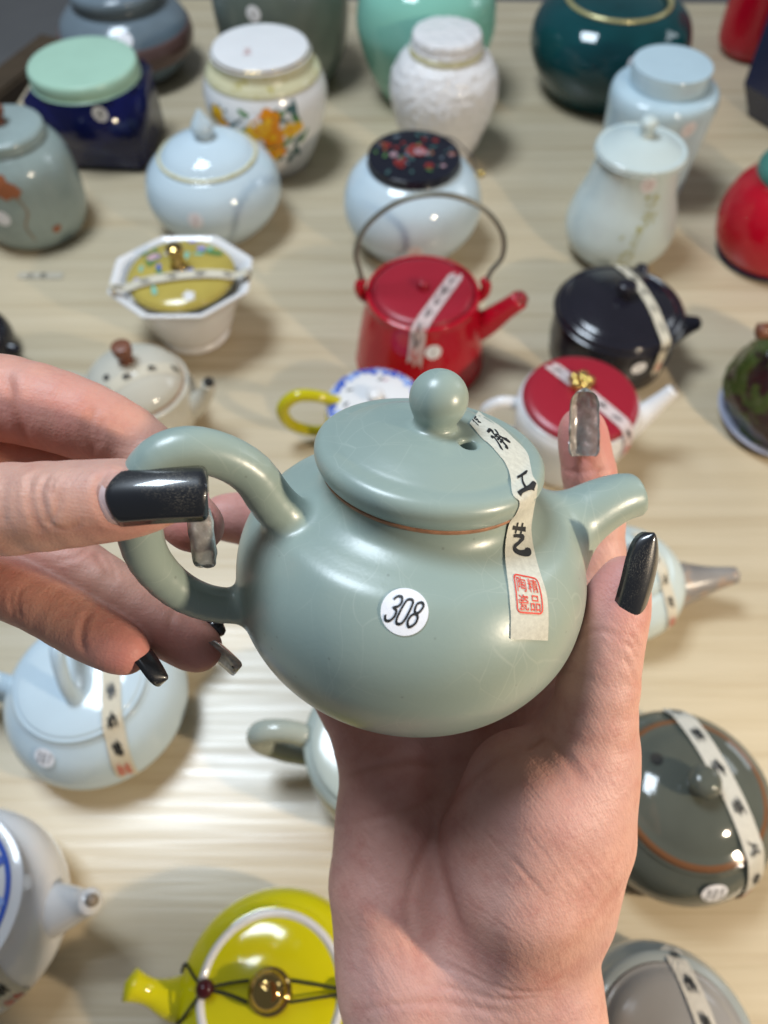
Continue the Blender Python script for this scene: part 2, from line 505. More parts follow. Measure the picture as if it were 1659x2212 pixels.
TAN = plain('tan_paint', (0.25, 0.20, 0.15), 0.3)

# ------------------------------------------------------------------ table and floor
WOOD = wood_mat()
c1 = at(182, -8); c2 = at(1545, 4)
BL = Vector((c1.x, c1.y, 0)); BR = Vector((c2.x, c2.y, 0))
e = (BR - BL).normalized(); nrm = Vector((-e.y, e.x, 0))
lft = (Vector((at(136, 62).x, at(136, 62).y, 0)) - Vector((at(24, 232).x, at(24, 232).y, 0))).normalized()
BRR = BL + e * 1.75
FL, FR = BL - lft * 1.35, BRR - lft * 1.35
tbl = thing('table', 'pale wood table top carrying all the jars and teapots', 'table', (0, 0, 0))


def slab(name, quad, z1, z0, mat, parent, bev=0.004):
    bm = bmesh.new()
    t = [bm.verts.new((q.x, q.y, z1)) for q in quad]
    b_ = [bm.verts.new((q.x, q.y, z0)) for q in quad]
    bm.faces.new(t); bm.faces.new(b_[::-1])
    for i in range(len(quad)):
        j = (i + 1) % len(quad)
        bm.faces.new((t[j], t[i], b_[i], b_[j]))
    bmesh.ops.recalc_face_normals(bm, faces=bm.faces)
    bmesh.ops.bevel(bm, geom=list(bm.edges), offset=bev, segments=2, affect='EDGES')
    me = bpy.data.meshes.new(name); bm.to_mesh(me); bm.free()
    me.materials.append(mat)
    o = bpy.data.objects.new(name, me); COL.objects.link(o); o.parent = parent
    return o


slab('tabletop', [FL, FR, BRR, BL], 0.0, -0.03, WOOD, tbl)
for q, dx, dy in ((FL, .06, .06), (FR, -.06, .06), (BRR, -.06, -.06), (BL, .06, -.06)):
    c = Vector((q.x + dx, q.y + dy, 0))
    slab('leg', [c + Vector((-.025, -.025, 0)), c + Vector((.025, -.025, 0)), c + Vector((.025, .025, 0)), c + Vector((-.025, .025, 0))], -0.031, -0.745, WOOD, tbl)
FLOORM = ceramic('grey_floor_tile', (0.36, 0.36, 0.37), 0.5, 0.12, scale=3, bump=0)
fl = mesh('floor', [(-4, -3, -.75), (4, -3, -.75), (4, 6, -.75), (-4, 6, -.75)], [(0, 1, 2, 3)], FLOORM)
tag(fl, kind='structure')
# brown bin standing beside the table
BROWNBOX = ceramic('brown_board', (0.085, 0.055, 0.03), 0.6, 0.15)
YELPAPER = plain('yellow_folder_card', (0.30, 0.25, 0.04), 0.6)
DKBLUE = plain('dark_slate_cloth', (0.025, 0.035, 0.05), 0.7)
sb = thing('storage_box', 'brown storage box with a dark front standing beside the left end of the table', 'box', (0, 0, 0))
zt = -0.10
pA, pB = at(132, 96, zt), at(-15, 212, zt)
ee = (pB - pA); ee.z = 0; ee.normalize(); pp = Vector((ee.y, -ee.x, 0))
if pp.y < 0: pp = -pp
qa = [pA - ee * .02 + pp * .0, pA + ee * .45, pA + ee * .45 + pp * .05, pA - ee * .02 + pp * .05]
slab('lid', qa, zt, zt - .03, BROWNBOX, sb)
qb = [pA - ee * .01 + pp * .012, pA + ee * .44 + pp * .012, pA + ee * .44 + pp * .045, pA - ee * .01 + pp * .045]
slab('front_panel', qb, zt - .0305, -.745, DKBLUE, sb)
fo = thing('folder', 'yellow card folder leaning behind the brown storage box', 'folder', (0, 0, 0))
qc = [pA + ee * .10 + pp * .056, pA + ee * .43 + pp * .056, pA + ee * .43 + pp * .075, pA + ee * .10 + pp * .075]
slab('cover', qc, zt + .004, -.745, YELPAPER, fo, .002)


# ------------------------------------------------------------------ flat print: brush strokes and type
def stroke(pts, w, n=5):
    """pts (x, y[, width]) in unit square -> quads"""
    P = crom([(p[0], p[1], p[2] if len(p) > 2 else w) for p in pts], n)
    T = np.gradient(P[:, :2], axis=0); T /= np.linalg.norm(T, axis=1)[:, None] + 1e-9
    Nn = np.stack([-T[:, 1], T[:, 0]], 1)
    V = []
    for p, nn in zip(P, Nn):
        V.append(p[:2] + nn * p[2] / 2); V.append(p[:2]); V.append(p[:2] - nn * p[2] / 2)
    F = []
    for i in range(len(P) - 1):
        a = 3 * i
        F += [(a + 1, a, a + 3, a + 4), (a + 2, a + 1, a + 4, a + 5)]
    return V, F


def strokes(lst, w):
    V, F = [], []
    for s in lst:
        v, f = stroke(s, w)
        k = len(V); V += list(v); F += [tuple(i + k for i in q) for q in f]
    return np.array(V), F


GLYPH = {
    'gong': [[(-.34, .36, .10), (-.1, .33, .10), (.30, .33, .13), (.36, .30, .06)], [(0, .34, .10), (-.02, 0, .09), (0, -.30, .10)],
             [(-.50, -.36, .17), (-.25, -.32, .12), (.2, -.34, .13), (.47, -.36, .22), (.52, -.40, .12)]],
    'yi': [[(-.40, .30, .10), (-.1, .30, .09), (.38, .31, .12)], [(-.17, .47, .09), (-.16, .30, .08), (-.20, .14, .06)],
           [(.15, .48, .09), (.14, .30, .08), (.10, .15, .06)],
           [(-.28, .06, .08), (.0, .08, .09), (.24, .06, .12), (.06, -.10, .09), (-.18, -.26, .10), (-.20, -.38, .13), (0, -.46, .14), (.28, -.45, .17), (.44, -.36, .22), (.47, -.26, .10)]],
    'cheng': [[(-.22, .45, .08), (0, .44, .09), (.20, .40, .12), (.06, .30, .08), (-.02, .25, .06)],
              [(.0, .27, .09), (.03, 0, .09), (.02, -.34, .12), (-.10, -.42, .10), (-.18, -.38, .05)],
              [(-.16, .14, .07), (0, .15, .07), (.18, .15, .07)], [(-.20, .0, .07), (0, .01, .07), (.20, .0, .07)], [(-.20, -.14, .07), (0, -.14, .07), (.20, -.14, .08)],
              [(-.44, .22, .08), (-.26, .22, .10), (-.32, -.02, .09), (-.50, -.30, .12), (-.54, -.34, .05)],
              [(.46, .30, .06), (.36, .20, .09), (.24, .10, .06)], [(.18, .14, .06), (.30, -.10, .10), (.48, -.30, .17), (.56, -.33, .06)]],
    'chuan': [[(-.20, .42, .08), (-.32, .15, .11), (-.48, -.05, .06)], [(-.30, .12, .10), (-.30, -.20, .10), (-.30, -.44, .11)],
              [(-.02, .24, .08), (.2, .24, .08), (.40, .26, .10)], [(-.08, .05, .09), (.2, .06, .09), (.50, .07, .12)],
              [(.20, .46, .09), (.14, .10, .08), (.02, -.10, .08), (.34, -.12, .10), (.16, -.30, .09)], [(.02, -.26, .08), (.22, -.36, .12), (.34, -.46, .08)]],
    '3': [[(-.23, .30), (-.12, .44), (.08, .46), (.21, .30), (.16, .12), (-.05, .03), (-.05, .03), (.16, -.04), (.22, -.25), (.10, -.44), (-.12, -.45), (-.25, -.28)]],
    '0': [[(0, .47), (.17, .38), (.22, 0), (.17, -.38), (0, -.47), (-.17, -.38), (-.22, 0), (-.17, .38), (0, .47)]],
    '8': [[(0, .47), (.17, .36), (.14, .14), (0, .04), (-.14, .14), (-.17, .36), (0, .47)],
          [(0, .04), (.17, -.08), (.20, -.30), (0, -.47), (-.20, -.30), (-.17, -.08), (0, .04)]],
    '7': [[(-.22, .44), (.22, .44), (.22, .44), (.02, 0), (-.06, -.46)]],
    '5': [[(.20, .44), (-.16, .44), (-.16, .44), (-.19, .06), (-.19, .06), (.04, .14), (.21, -.08), (.16, -.36), (-.04, -.46), (-.23, -.32)]],
}
FONTC = {}


def glyph(ch, bold=0.0):
    """unit-size glyph centred on the origin: (verts, faces)"""
    if ch in GLYPH:
        return strokes([[(q[0], q[1], q[2] * 1.3) if len(q) > 2 else q for q in st_] for st_ in GLYPH[ch]], 0.105)
    key = (ch, bold)
    if key in FONTC: return FONTC[key]
    cu = bpy.data.curves.new('type', 'FONT'); cu.body = ch; cu.size = 1.0; cu.offset = bold; cu.resolution_u = 3
    ob = bpy.data.objects.new('type', cu); COL.objects.link(ob)
    dg = bpy.context.evaluated_depsgraph_get(); dg.update()
    me = bpy.data.meshes.new_from_object(ob.evaluated_get(dg))
    bm = bmesh.new(); bm.from_mesh(me)
    bmesh.ops.triangulate(bm, faces=bm.faces)
    for _ in range(3):
        es = [e_ for e_ in bm.edges if e_.calc_length() > 0.22]
        if not es: break
        bmesh.ops.subdivide_edges(bm, edges=es, cuts=1); bmesh.ops.triangulate(bm, faces=bm.faces)
    V = np.array([v.co[:2] for v in bm.verts]) if len(bm.verts) else np.zeros((0, 2))
    F = [tuple(v.index for v in f.verts) for f in bm.faces]
    bm.free(); bpy.data.meshes.remove(me); bpy.data.objects.remove(ob); bpy.data.curves.remove(cu)
    if len(V):
        V = V - (V.max(0) + V.min(0)) / 2
        V = V / max(1e-6, (V.max(0) - V.min(0)).max())
    FONTC[key] = (V, F)
    return V, F


def text2d(s, size, vertical=False, gap=0.15, slant=0.0, narrow=1.0, bold=0.0):
    V, F = [], []
    step = size * (1 + gap)
    n = len(s)
    for i, ch in enumerate(s):
        v, f = glyph(ch, bold)
        v = v * size
        off = np.array([0, -(i - (n - 1) / 2) * step]) if vertical else np.array([(i - (n - 1) / 2) * step * narrow, 0])
        k = len(V)
        for p in v: V.append(np.array([p[0] * (narrow if not vertical else 1) + slant * p[1], p[1]]) + off)
        F += [tuple(j + k for j in q) for q in f]
    return np.array(V), F


def rrect(w, h, r, t, n=5):
    """outline frame with rounded corners"""
    V, F = [], []
    ring = []
    for cx, cy, a0 in ((w / 2 - r, h / 2 - r, 0), (-w / 2 + r, h / 2 - r, 90), (-w / 2 + r, -h / 2 + r, 180), (w / 2 - r, -h / 2 + r, 270)):
        for k in range(n + 1):
            a = R(a0 + 90 * k / n)
            ring.append(((cx + r * math.cos(a), cy + r * math.sin(a)), (cx + (r - t) * math.cos(a), cy + (r - t) * math.sin(a))))
    # extra points along the long sides so the frame can bend
    out = []
    for i in range(len(ring)):
        a, b_ = ring[i], ring[(i + 1) % len(ring)]
        out.append(a)
        d = math.dist(a[0], b_[0])
        m_ = int(d / (w * 0.18))
        for k in range(1, m_):
            t_ = k / m_
            out.append((tuple(np.array(a[0]) * (1 - t_) + np.array(b_[0]) * t_), tuple(np.array(a[1]) * (1 - t_) + np.array(b_[1]) * t_)))
    for a, b_ in out: V += [a, b_]
    m_ = len(out)
    for i in range(m_):
        j = (i + 1) % m_
        F.append((2 * i, 2 * j, 2 * j + 1, 2 * i + 1))
    return np.array(V), F


def seal2d(size):
    V, F = rrect(size, size * 1.12, size * .16, size * .05)
    V = list(V)
    for ch, x, y in (('精', .22, .26), ('品', .22, -.26), ('陶', -.22, .26), ('瓷', -.22, -.26)):
        v, f = glyph(ch, .004)
        k = len(V)
        V += [np.array((p[0] * .38 + x, p[1] * .44 + y)) * size for p in v]
        F += [tuple(j + k for j in q) for q in f]
    return np.array(V), F


# ------------------------------------------------------------------ wrapping prints round a turned pot
class Outline:
    """outer profile of a turned pot, top centre to foot"""
    def __init__(s, pts):
        P = crom(pts, 8)
        s.r, s.z = P[:, 0], P[:, 1]

    def meridian(s):
        d = np.hypot(np.diff(s.r), np.diff(s.z))
        return np.concatenate([[0], np.cumsum(d)])

    def wrap(s, az, z0, lift=0.0003):
        """maps (x, y) in metres, centred on azimuth az and height z0, to the wall"""
        L_ = s.meridian()
        i0 = int(np.argmin(np.abs(s.z - z0)))
        i0 = max(i for i in range(len(s.z)) if abs(s.z[i] - z0) <= abs(s.z[i0] - z0) + 1e-6)
        l0 = L_[i0]
        def f(x, y):
            l = l0 - y
            r = np.interp(l, L_, s.r); z = np.interp(l, L_, s.z)
            r2 = np.interp(l + .001, L_, s.r); z2 = np.interp(l + .001, L_, s.z)
            tr, tz = r2 - r, z2 - z
            q = math.hypot(tr, tz) + 1e-9
            nr, nz = -tz / q, tr / q
            a = az + x / max(r, 0.004)
            rr = r + nr * lift
            return (rr * math.cos(a), rr * math.sin(a), z + nz * lift)
        return f

    def strip(s, az, c, lift=0.0003):
        """maps (across v, along l) of a tape laid over the pot in a vertical plane, direction az, offset c from the axis"""
        def line(cc):
            m = s.r >= abs(cc)
            sr = np.sqrt(np.maximum(s.r[m] ** 2 - cc * cc, 0)); zz = s.z[m]
            q = np.concatenate([-sr[::-1], sr]), np.concatenate([zz[::-1], zz])
            d = np.concatenate([[0], np.cumsum(np.hypot(np.diff(q[0]), np.diff(q[1])))])
            d -= d[len(sr)]
            return d, q[0], q[1]
        t = np.array([math.cos(az), math.sin(az)]); n_ = np.array([-math.sin(az), math.cos(az)])
        cache = {}
        def f(v, l):
            cc = round(c + v, 5)
            if cc not in cache: cache[cc] = line(cc)
            d, S, Z = cache[cc]
            a = np.interp(l, d, S); z = np.interp(l, d, Z)
            a2 = np.interp(l + .001, d, S); z2 = np.interp(l + .001, d, Z)
            ta, tz = a2 - a, z2 - z; q = math.hypot(ta, tz) + 1e-9
            na, nz = -tz / q, ta / q
            p = t * (a + na * lift) + n_ * cc
            return (p[0], p[1], z + nz * lift)
        return f


def place(name, V2, F, fn, mat, parent, label=None):
    o = mesh(name, [fn(p[0], p[1]) for p in V2], F, mat, parent, False, label)
    return o


def disc2d(r, rings=4, seg=24):
    V, F = [(0, 0)], []
    for i in range(1, rings + 1):
        for k in range(seg):
            a = 2 * math.pi * k / seg
            V.append((r * i / rings * math.cos(a), r * i / rings * math.sin(a)))
    for k in range(seg):
        F.append((0, 1 + k, 1 + (k + 1) % seg))
    for i in range(rings - 1):
        for k in range(seg):
            j = (k + 1) % seg
            F.append((1 + i * seg + k, 1 + (i + 1) * seg + k, 1 + (i + 1) * seg + j, 1 + i * seg + j))
    return np.array(V), F


def sticker(out, az, z, r, parent, txt=None, mat=STICK, ink=INK):
    V, F = disc2d(r)
    s = place('number_sticker', V, F, out.wrap(az, z, .0004), mat, parent)
    if txt:
        v, f = text2d(txt, r * 1.05, gap=0.0, narrow=.50, slant=.12)
        place('number', v, f, out.wrap(az, z, .0007), ink, s)
    return s


def grid2d(w, h, nx, ny):
    V = [(-w / 2 + w * i / nx, -h / 2 + h * j / ny) for j in range(ny + 1) for i in range(nx + 1)]
    F = [(j * (nx + 1) + i, j * (nx + 1) + i + 1, (j + 1) * (nx + 1) + i + 1, (j + 1) * (nx + 1) + i) for j in range(ny) for i in range(nx)]
    return np.array(V), F


def tape(out, az, c, l0, l1, width, parent, txt='中国传承工艺', seal=True, mat=TAPE_W, lift=.0004, flip=False):
    """paper strip with a line of print; reads from l0 to l1"""
    f = out.strip(az, c, lift); f2 = out.strip(az, c, lift + .0004)
    ln = l1 - l0
    V, F = grid2d(width, abs(ln), 4, 40)
    mid = (l0 + l1) / 2; sg = 1 if ln > 0 else -1
    s = place('paper_tape', V, F, lambda x, y: f(x, mid - sg * y), mat, parent)
    n = len(txt) + (1 if seal else 0)
    for i, ch in enumerate(txt):
        v, q = glyph(ch, .004)
        cl = l0 + ln * (i + .5) / n
        place('character', v * width * .54, q, lambda x, y: f2(x * sg, cl - sg * y), INK, s)
    if seal:
        v, q = seal2d(width * .62)
        cl = l0 + ln * (n - .5) / n
        place('seal', v, q, lambda x, y: f2(x * sg, cl - sg * y), REDINK, s)
    return s


def petals(n, r, w, inner=.15, twist=0):
    V, F = [], []
    for k in range(n):
        a = 2 * math.pi * k / n + twist
        c, s_ = math.cos(a), math.sin(a)
        ring = []
        for j in range(10):
            t = 2 * math.pi * j / 10
            x = r * (inner + (1 - inner) * (.5 + .5 * math.cos(t))); y = w / 2 * math.sin(t)
            ring.append(len(V)); V.append((x * c - y * s_, x * s_ + y * c))
        F.append(tuple(ring))
    return np.array(V), F


def leaf2d(l, w, ang):
    c, s_ = math.cos(ang), math.sin(ang)
    V = []
    for j in range(10):
        t = 2 * math.pi * j / 10
        x = l / 2 * math.cos(t); y = w / 2 * math.sin(t) * (1 - .4 * math.cos(t))
        V.append((x * c - y * s_, x * s_ + y * c))
    return np.array(V), [tuple(range(10))]


FRONT = -math.pi / 2

# ================================================================== jars and pots on the table
def root(name, label, cat, X, Y, rz=0.0, z=0.0):
    p = at(X, Y, z)
    return thing(name, label, cat, (p.x, p.y, z), rz)


# --- row at the back
t = root('tea_jar', 'squat blue grey jar with a mauve brown band round its waist', 'jar', 293, 150)
B = [(0, .001), (.04, .001), (.055, .008), (.069, .026), (.072, .040), (.067, .056), (.054, .068), (.044, .072), (.042, .076), (.042, .076), (0, .076)]
lathe('body', B, BLUEGREY, t)
band = [(.0716, .027), (.0733, .034), (.0737, .040), (.0722, .046), (.0700, .050), (.060, .050), (.060, .027), (.0716, .027)]
lathe('band', band, MAUVE, t, n=3)
lathe('lid', [(0, .0765), (.040, .0765), (.048, .078), (.051, .083), (.046, .090), (.02, .096), (0, .097)], BLUEGREY, t)
sticker(Outline(B[::-1]), FRONT + .25, .060, .008, t, mat=STICK)
t = root('pale_jar', 'pale grey jar cut off by the top edge behind the banded jar', 'jar', 425, -50)
lathe('body', [(0, .001), (.03, .001), (.042, .012), (.048, .04), (.04, .075), (.03, .08), (0, .08)], GREYPOT, t)
lathe('lid', [(0, .0805), (.032, .0805), (.034, .086), (.02, .094), (0, .096)], GREYPOT, t)

t = root('tea_jar', 'large dark grey green jar behind the flowered jar', 'jar', 622, 160)
B = [(0, .001), (.045, .001), (.058, .010), (.068, .035), (.072, .07), (.071, .105), (.062, .13), (.05, .14), (0, .14)]
lathe('body', B, DKGREEN, t)
lathe('lid', [(0, .1405), (.05, .1405), (.054, .147), (.05, .155), (0, .16)], DKGREEN, t)
sticker(Outline(B[::-1]), FRONT - .28, .093, .0075, t, '6')
t = root('tea_jar', 'large glossy mint green jar behind the embossed white jar', 'jar', 914, 200)
B = [(0, .001), (.038, .001), (.047, .006), (.060, .03), (.070, .06), (.072, .08), (.066, .105), (.05, .122), (.044, .126), (0, .126)]
lathe('body', B, MINT, t)
lathe('lid', [(0, .1265), (.044, .1265), (.047, .131), (.044, .138), (0, .142)], MINT, t)
sticker(Outline(B[::-1]), FRONT + .0, .091, .0078, t, '2')
t = root('tea_jar', 'round dark teal jar with a thin tan ring round its sunken lid', 'jar', 1292, 194)
B = [(0, .001), (.05, .001), (.062, .008), (.078, .032), (.084, .053), (.079, .074), (.066, .087), (.054, .092), (.052, .0925), (.050, .090), (.049, .086), (0, .086)]
lathe('body', B, TEAL, t)
lathe('rim', [(.0500, .0915), (.0515, .0945), (.0540, .0945), (.0552, .0920), (.0500, .0915)], RIMGOLD, t, n=3)
lathe('lid', [(0, .0865), (.046, .0865), (.048, .0885), (.044, .0905), (.02, .094), (0, .095)], TEAL, t)
sticker(Outline(B[::-1]), FRONT + .10, .068, .0075, t, '0')
t = root('red_canister', 'tall red canister at the top right corner', 'jar', 1614, 112)
lathe('body', [(0, .001), (.025, .001), (.034, .006), (.039, .02), (.040, .06), (.040, .12), (.036, .13), (0, .13)], RED, t)
lathe('lid', [(0, .1305), (.034, .1305), (.036, .136), (.03, .142), (0, .144)], RED, t)
t = root('faceted_canister', 'dark navy faceted canister cut off by the right edge', 'jar', 1688, 252)
lathe('body', [(0, .001), (.036, .001), (.036, .001), (.054, .035), (.054, .035), (.056, .12), (.056, .12), (.04, .13), (.04, .13), (0, .13)], NAVYGREY, t, n=1, seg=6, smooth=False)
lathe('lid', [(0, .1305), (.036, .1305), (.038, .14), (.03, .147), (0, .148)], NAVYGREY, t)

# navy square jar
fr, br, flx = at(317, 376), at(362, 277), at(100, 366)
bl_ = flx + (br - fr)
ctr = (fr + br + flx + bl_) / 4
t = thing('square_tea_jar', 'navy blue square jar with a round pale mint lid', 'jar', (ctr.x, ctr.y, 0))
quad = [Vector((q.x - ctr.x, q.y - ctr.y, 0)) for q in (flx, fr, br, bl_)]
o = slab('body', quad, .072, .001, NAVY, t, .005)
for p in o.data.polygons: p.use_smooth = True
lathe('lid', [(0, .0725), (.048, .0725), (.0505, .074), (.0515, .080), (.0505, .085), (.047, .0868), (.03, .0872), (0, .0872)], MINTLID, t)
s = disc2d(.0075)
fmid = quad[1] - quad[0]; fdir = fmid.normalized(); fn_ = Vector((fdir.y, -fdir.x, 0))
sp0 = quad[0] + fmid * .72
st = place('number_sticker', s[0], s[1], lambda x, y: tuple(sp0 + fdir * x + fn_ * .0006 + Vector((0, 0, .060 + y))), STICK, t)
v, f = text2d('4', .008)
place('number', v, f, lambda x, y: tuple(sp0 + fdir * x + fn_ * .0010 + Vector((0, 0, .060 + y))), INK, st)

# celadon jar far left
t = root('tea_jar', 'grey celadon jar with brown knob and a rust painted branch, cut by the left edge', 'jar', 88, 484)
B = [(0, .001), (.036, .001), (.044, .006), (.049, .025), (.049, .050), (.046, .070), (.038, .083), (.033, .086), (.033, .086), (0, .086)]
lathe('body', B, GREYCEL, t)
lathe('lid', [(0, .0865), (.033, .0865), (.0355, .089), (.035, .094), (.030, .0965), (.010, .098), (0, .098)], GREYCEL, t)
lathe('knob', [(0, .0975), (.006, .0975), (.0055, .101), (.0085, .106), (.008, .111), (0, .113)], BROWN, t)
O_ = Outline(B[::-1])
v, f = stroke([(.012, -.028, .0018), (.010, -.012, .0018), (.016, .000, .002), (.013, .012, .0018), (.002, .018, .002), (-.012, .020, .0016)], .002)
place('painted_branch', v, f, O_.wrap(FRONT + .02, .043, .0004), TAN, t)
for x, y, q in ((.002, .024, .011), (-.008, .030, .009), (.012, .020, .006)):
    v, f = petals(5, q, q * .8, .0)
    place('painted_blossom', v + np.array((x, y)), f, O_.wrap(FRONT + .02, .043, .0006), RUST, t)
v, f = leaf2d(.009, .007, .5)
place('painted_mark', v + np.array((.030, -.022)), f, O_.wrap(FRONT + .1, .043, .0006), RUST, t)
sticker(O_, FRONT - .12, .042, .007, t)

# flowered jar
t = root('flowered_jar', 'white jar painted with yellow and orange flowers and dark leaves', 'jar', 592, 342)
B = [(0, .001), (.032, .001), (.038, .004), (.050, .030), (.058, .062), (.057, .078), (.050, .092), (.045, .096), (.0445, .104), (.0445, .104), (0, .104)]
lathe('body', B, WHITE, t)
lathe('collar', [(.0470, .0952), (.0455, .0990), (.0450, .1036), (.0440, .1036), (.0440, .0952), (.0470, .0952)], CREAMBAND, t, n=2)
lathe('seal_band', [(.0472, .0958), (.0508, .0925), (.0538, .0882), (.0525, .087), (.0465, .0935), (.0472, .0958)], CREAMBAND, t, n=2)
lathe('lid', [(0, .1042), (.0425, .1042), (.0440, .1052), (.0440, .1072), (.042, .1086), (.03, .1090), (0, .1092)], WHITE, t)
lathe('lid_edge', [(.0436, .1048), (.0448, .1053), (.0448, .1066), (.0436, .1070), (.0430, .1060), (.0436, .1048)], BRONZE, t, n=1)
O_ = Outline(B[::-1])
fw = O_.wrap(FRONT, .058, .0003); fw2 = O_.wrap(FRONT, .058, .0006); fw3 = O_.wrap(FRONT, .058, .0009)
rr = random.Random(3)
for k in range(64):
    x = rr.uniform(-.052, .044); y = rr.uniform(-.032, .020)
    v, f = leaf2d(rr.uniform(.010, .022), rr.uniform(.0035, .007), rr.uniform(-1.2, 1.8))
    place('painted_leaf', v + np.array((x, y)), f, fw, TEALP if rr.random() < .6 else GREENP, t)
for x, y, q, mt_ in ((.008, .012, .0115, ORANGE), (-.004, .003, .0105, YPAINT), (.010, -.004, .0120, ORANGE), (.004, .006, .006, YPAINT), (-.044, .010, .009, YPAINT), (-.038, .002, .008, ORANGE),
                     (.027, .000, .008, YPAINT), (.035, .001, .006, YPAINT), (.006, -.024, .009, YPAINT), (.014, -.021, .007, ORANGE)):
    v, f = petals(5, q, q * .95, .0, rr.uniform(0, 1))
    place('painted_flower', v + np.array((x, y)), f, fw2, mt_, t)
    v, f = disc2d(q * .28, 1, 8)
    place('flower_centre', v + np.array((x, y)), f, fw3, YPAINT if mt_ is ORANGE else ORANGE, t)
sticker(O_, FRONT - .09, .069, .007, t, '5', ink=PINKINK)
v, f = text2d('中国', .006, vertical=True)
place('lid_print', v, f, lambda x, y: (x - .010, y - .012, .1095), PINKINK, t)

# embossed jar
t = root('embossed_jar', 'white embossed jar with a cream and gold band under its lid', 'jar', 950, 322)
B = [(0, .001), (.030, .001), (.035, .004), (.045, .030), (.052, .058), (.051, .076), (.043, .090), (.034, .096), (.032, .102), (.032, .102), (0, .102)]
def lumpy(o, amp, sc, seed=0):
    from mathutils import noise
    for v in o.data.vertices:
        n_ = noise.noise(Vector(v.co) * sc + Vector((seed, 0, 0)))
        v.co += v.normal * (n_ * amp)
o = lathe('body', B, EMBOSS, t, n=10, seg=128)
lumpy(o, .0012, 170)
lathe('collar', [(.0325, .0955), (.0345, .0965), (.0345, .1000), (.0325, .1015), (.0310, .1010), (.0310, .0955), (.0325, .0955)], CREAMBAND, t, n=2)
o = lathe('lid', [(0, .1022), (.031, .1022), (.0325, .105), (.0320, .111), (.029, .1135), (.015, .1145), (0, .1148)], EMBOSS, t, n=8, seg=96)
lumpy(o, .0006, 200)
sticker(Outline(B[::-1]), FRONT - .05, .066, .0075, t, '7')

# canister
t = root('tea_canister', 'tall sky blue canister with a flat round cap', 'jar', 1374, 406)
B = [(0, .001), (.036, .001), (.041, .006), (.043, .03), (.0465, .075), (.0475, .090), (.0455, .098), (.040, .101), (.034, .1015), (0, .1015)]
lathe('body', B, SKYBLUE, t)
lathe('cap', [(0, .102), (.0335, .102), (.0335, .102), (.0338, .114), (.0330, .1172), (.031, .118), (.0, .118)], SKYBLUE, t)
sticker(Outline(B[::-1]), FRONT + .30, .084, .007, t, '1', STICK_PINK, PINKINK)

# sugar pot with pointed knob
t = root('sugar_pot', 'pale blue round pot with a pointed knob and gilt lid rim', 'pot', 478, 482)
B = [(0, .001), (.034, .001), (.042, .005), (.056, .022), (.0605, .038), (.056, .055), (.046, .066), (.041, .0685), (.041, .0685), (0, .0685)]
lathe('body', B, PALEBLUE, t)
lathe('lid_rim', [(.0405, .0685), (.0432, .0690), (.0432, .0702), (.0405, .0706), (.0395, .0695), (.0405, .0685)], CREAMBAND, t, n=2)
lathe('lid', [(0, .069), (.040, .0695), (.040, .071), (.033, .077), (.020, .0825), (.008, .085), (0, .0852)], PALEBLUE, t)
lathe('knob', [(0, .0848), (.0068, .0848), (.0068, .0865), (.0095, .091), (.0088, .096), (.0045, .103), (.0012, .108), (0, .1085)], PALEBLUE, t)
sticker(Outline(B[::-1]), FRONT - .12, .044, .007, t, '3', STICK_PINK, PINKINK)

# round pot with flowered black lid
t = root('round_pot', 'pale blue round pot under a flat black lid painted with flowers', 'pot', 888, 522)
B = [(0, .001), (.036, .001), (.044, .006), (.057, .025), (.0605, .042), (.056, .060), (.046, .072), (.038, .077), (.036, .0775), (0, .0775)]
lathe('body', B, PALEBLUE, t)
lid = lathe('lid', [(0, .0778), (.036, .0778), (.0385, .080), (.0385, .0835), (.037, .0850), (.02, .0856), (0, .0858)], LACQUER, t)
rr = random.Random(11)
for k in range(46):
    a = rr.uniform(0, 6.28); q = .034 * math.sqrt(rr.random())
    x0, y0 = q * math.cos(a), q * math.sin(a)
    mt_ = rr.choice([REDP, REDP, GREENP, TEALP, BLUEGREY, PINKP, RUST])
    sz_ = rr.uniform(.002, .0042)
    v, f = petals(5, sz_, sz_ * .8, 0, rr.random()) if mt_ in (REDP, PINKP) else leaf2d(sz_ * 2, sz_ * .8, rr.uniform(0, 3))
    place('painted_flower', v, f, lambda x, y: (x + x0, y + y0, .0862 + .0001 * (k % 4)), mt_, lid)
v, f = petals(6, .009, .007, 0)
place('painted_peony', v, f, lambda x, y: (x + .002, y + .004, .0868), REDP, lid)
v, f = petals(5, .0045, .004, 0)
place('painted_peony', v, f, lambda x, y: (x + .004, y + .002, .0870), PINKP, lid)
sticker(Outline(B[::-1]), FRONT + .02, .034, .007, t, '12', STICK_PINK, PINKINK)
tube('cord', [(.022, .026, .086), (.034, .020, .087), (.050, .012, .075), (.0545, .008, .066)], [.0006], DKBLUE, t, 6)
ball('bead', (.0585, .006, .064), .0032, GOLD, t, seg=12)

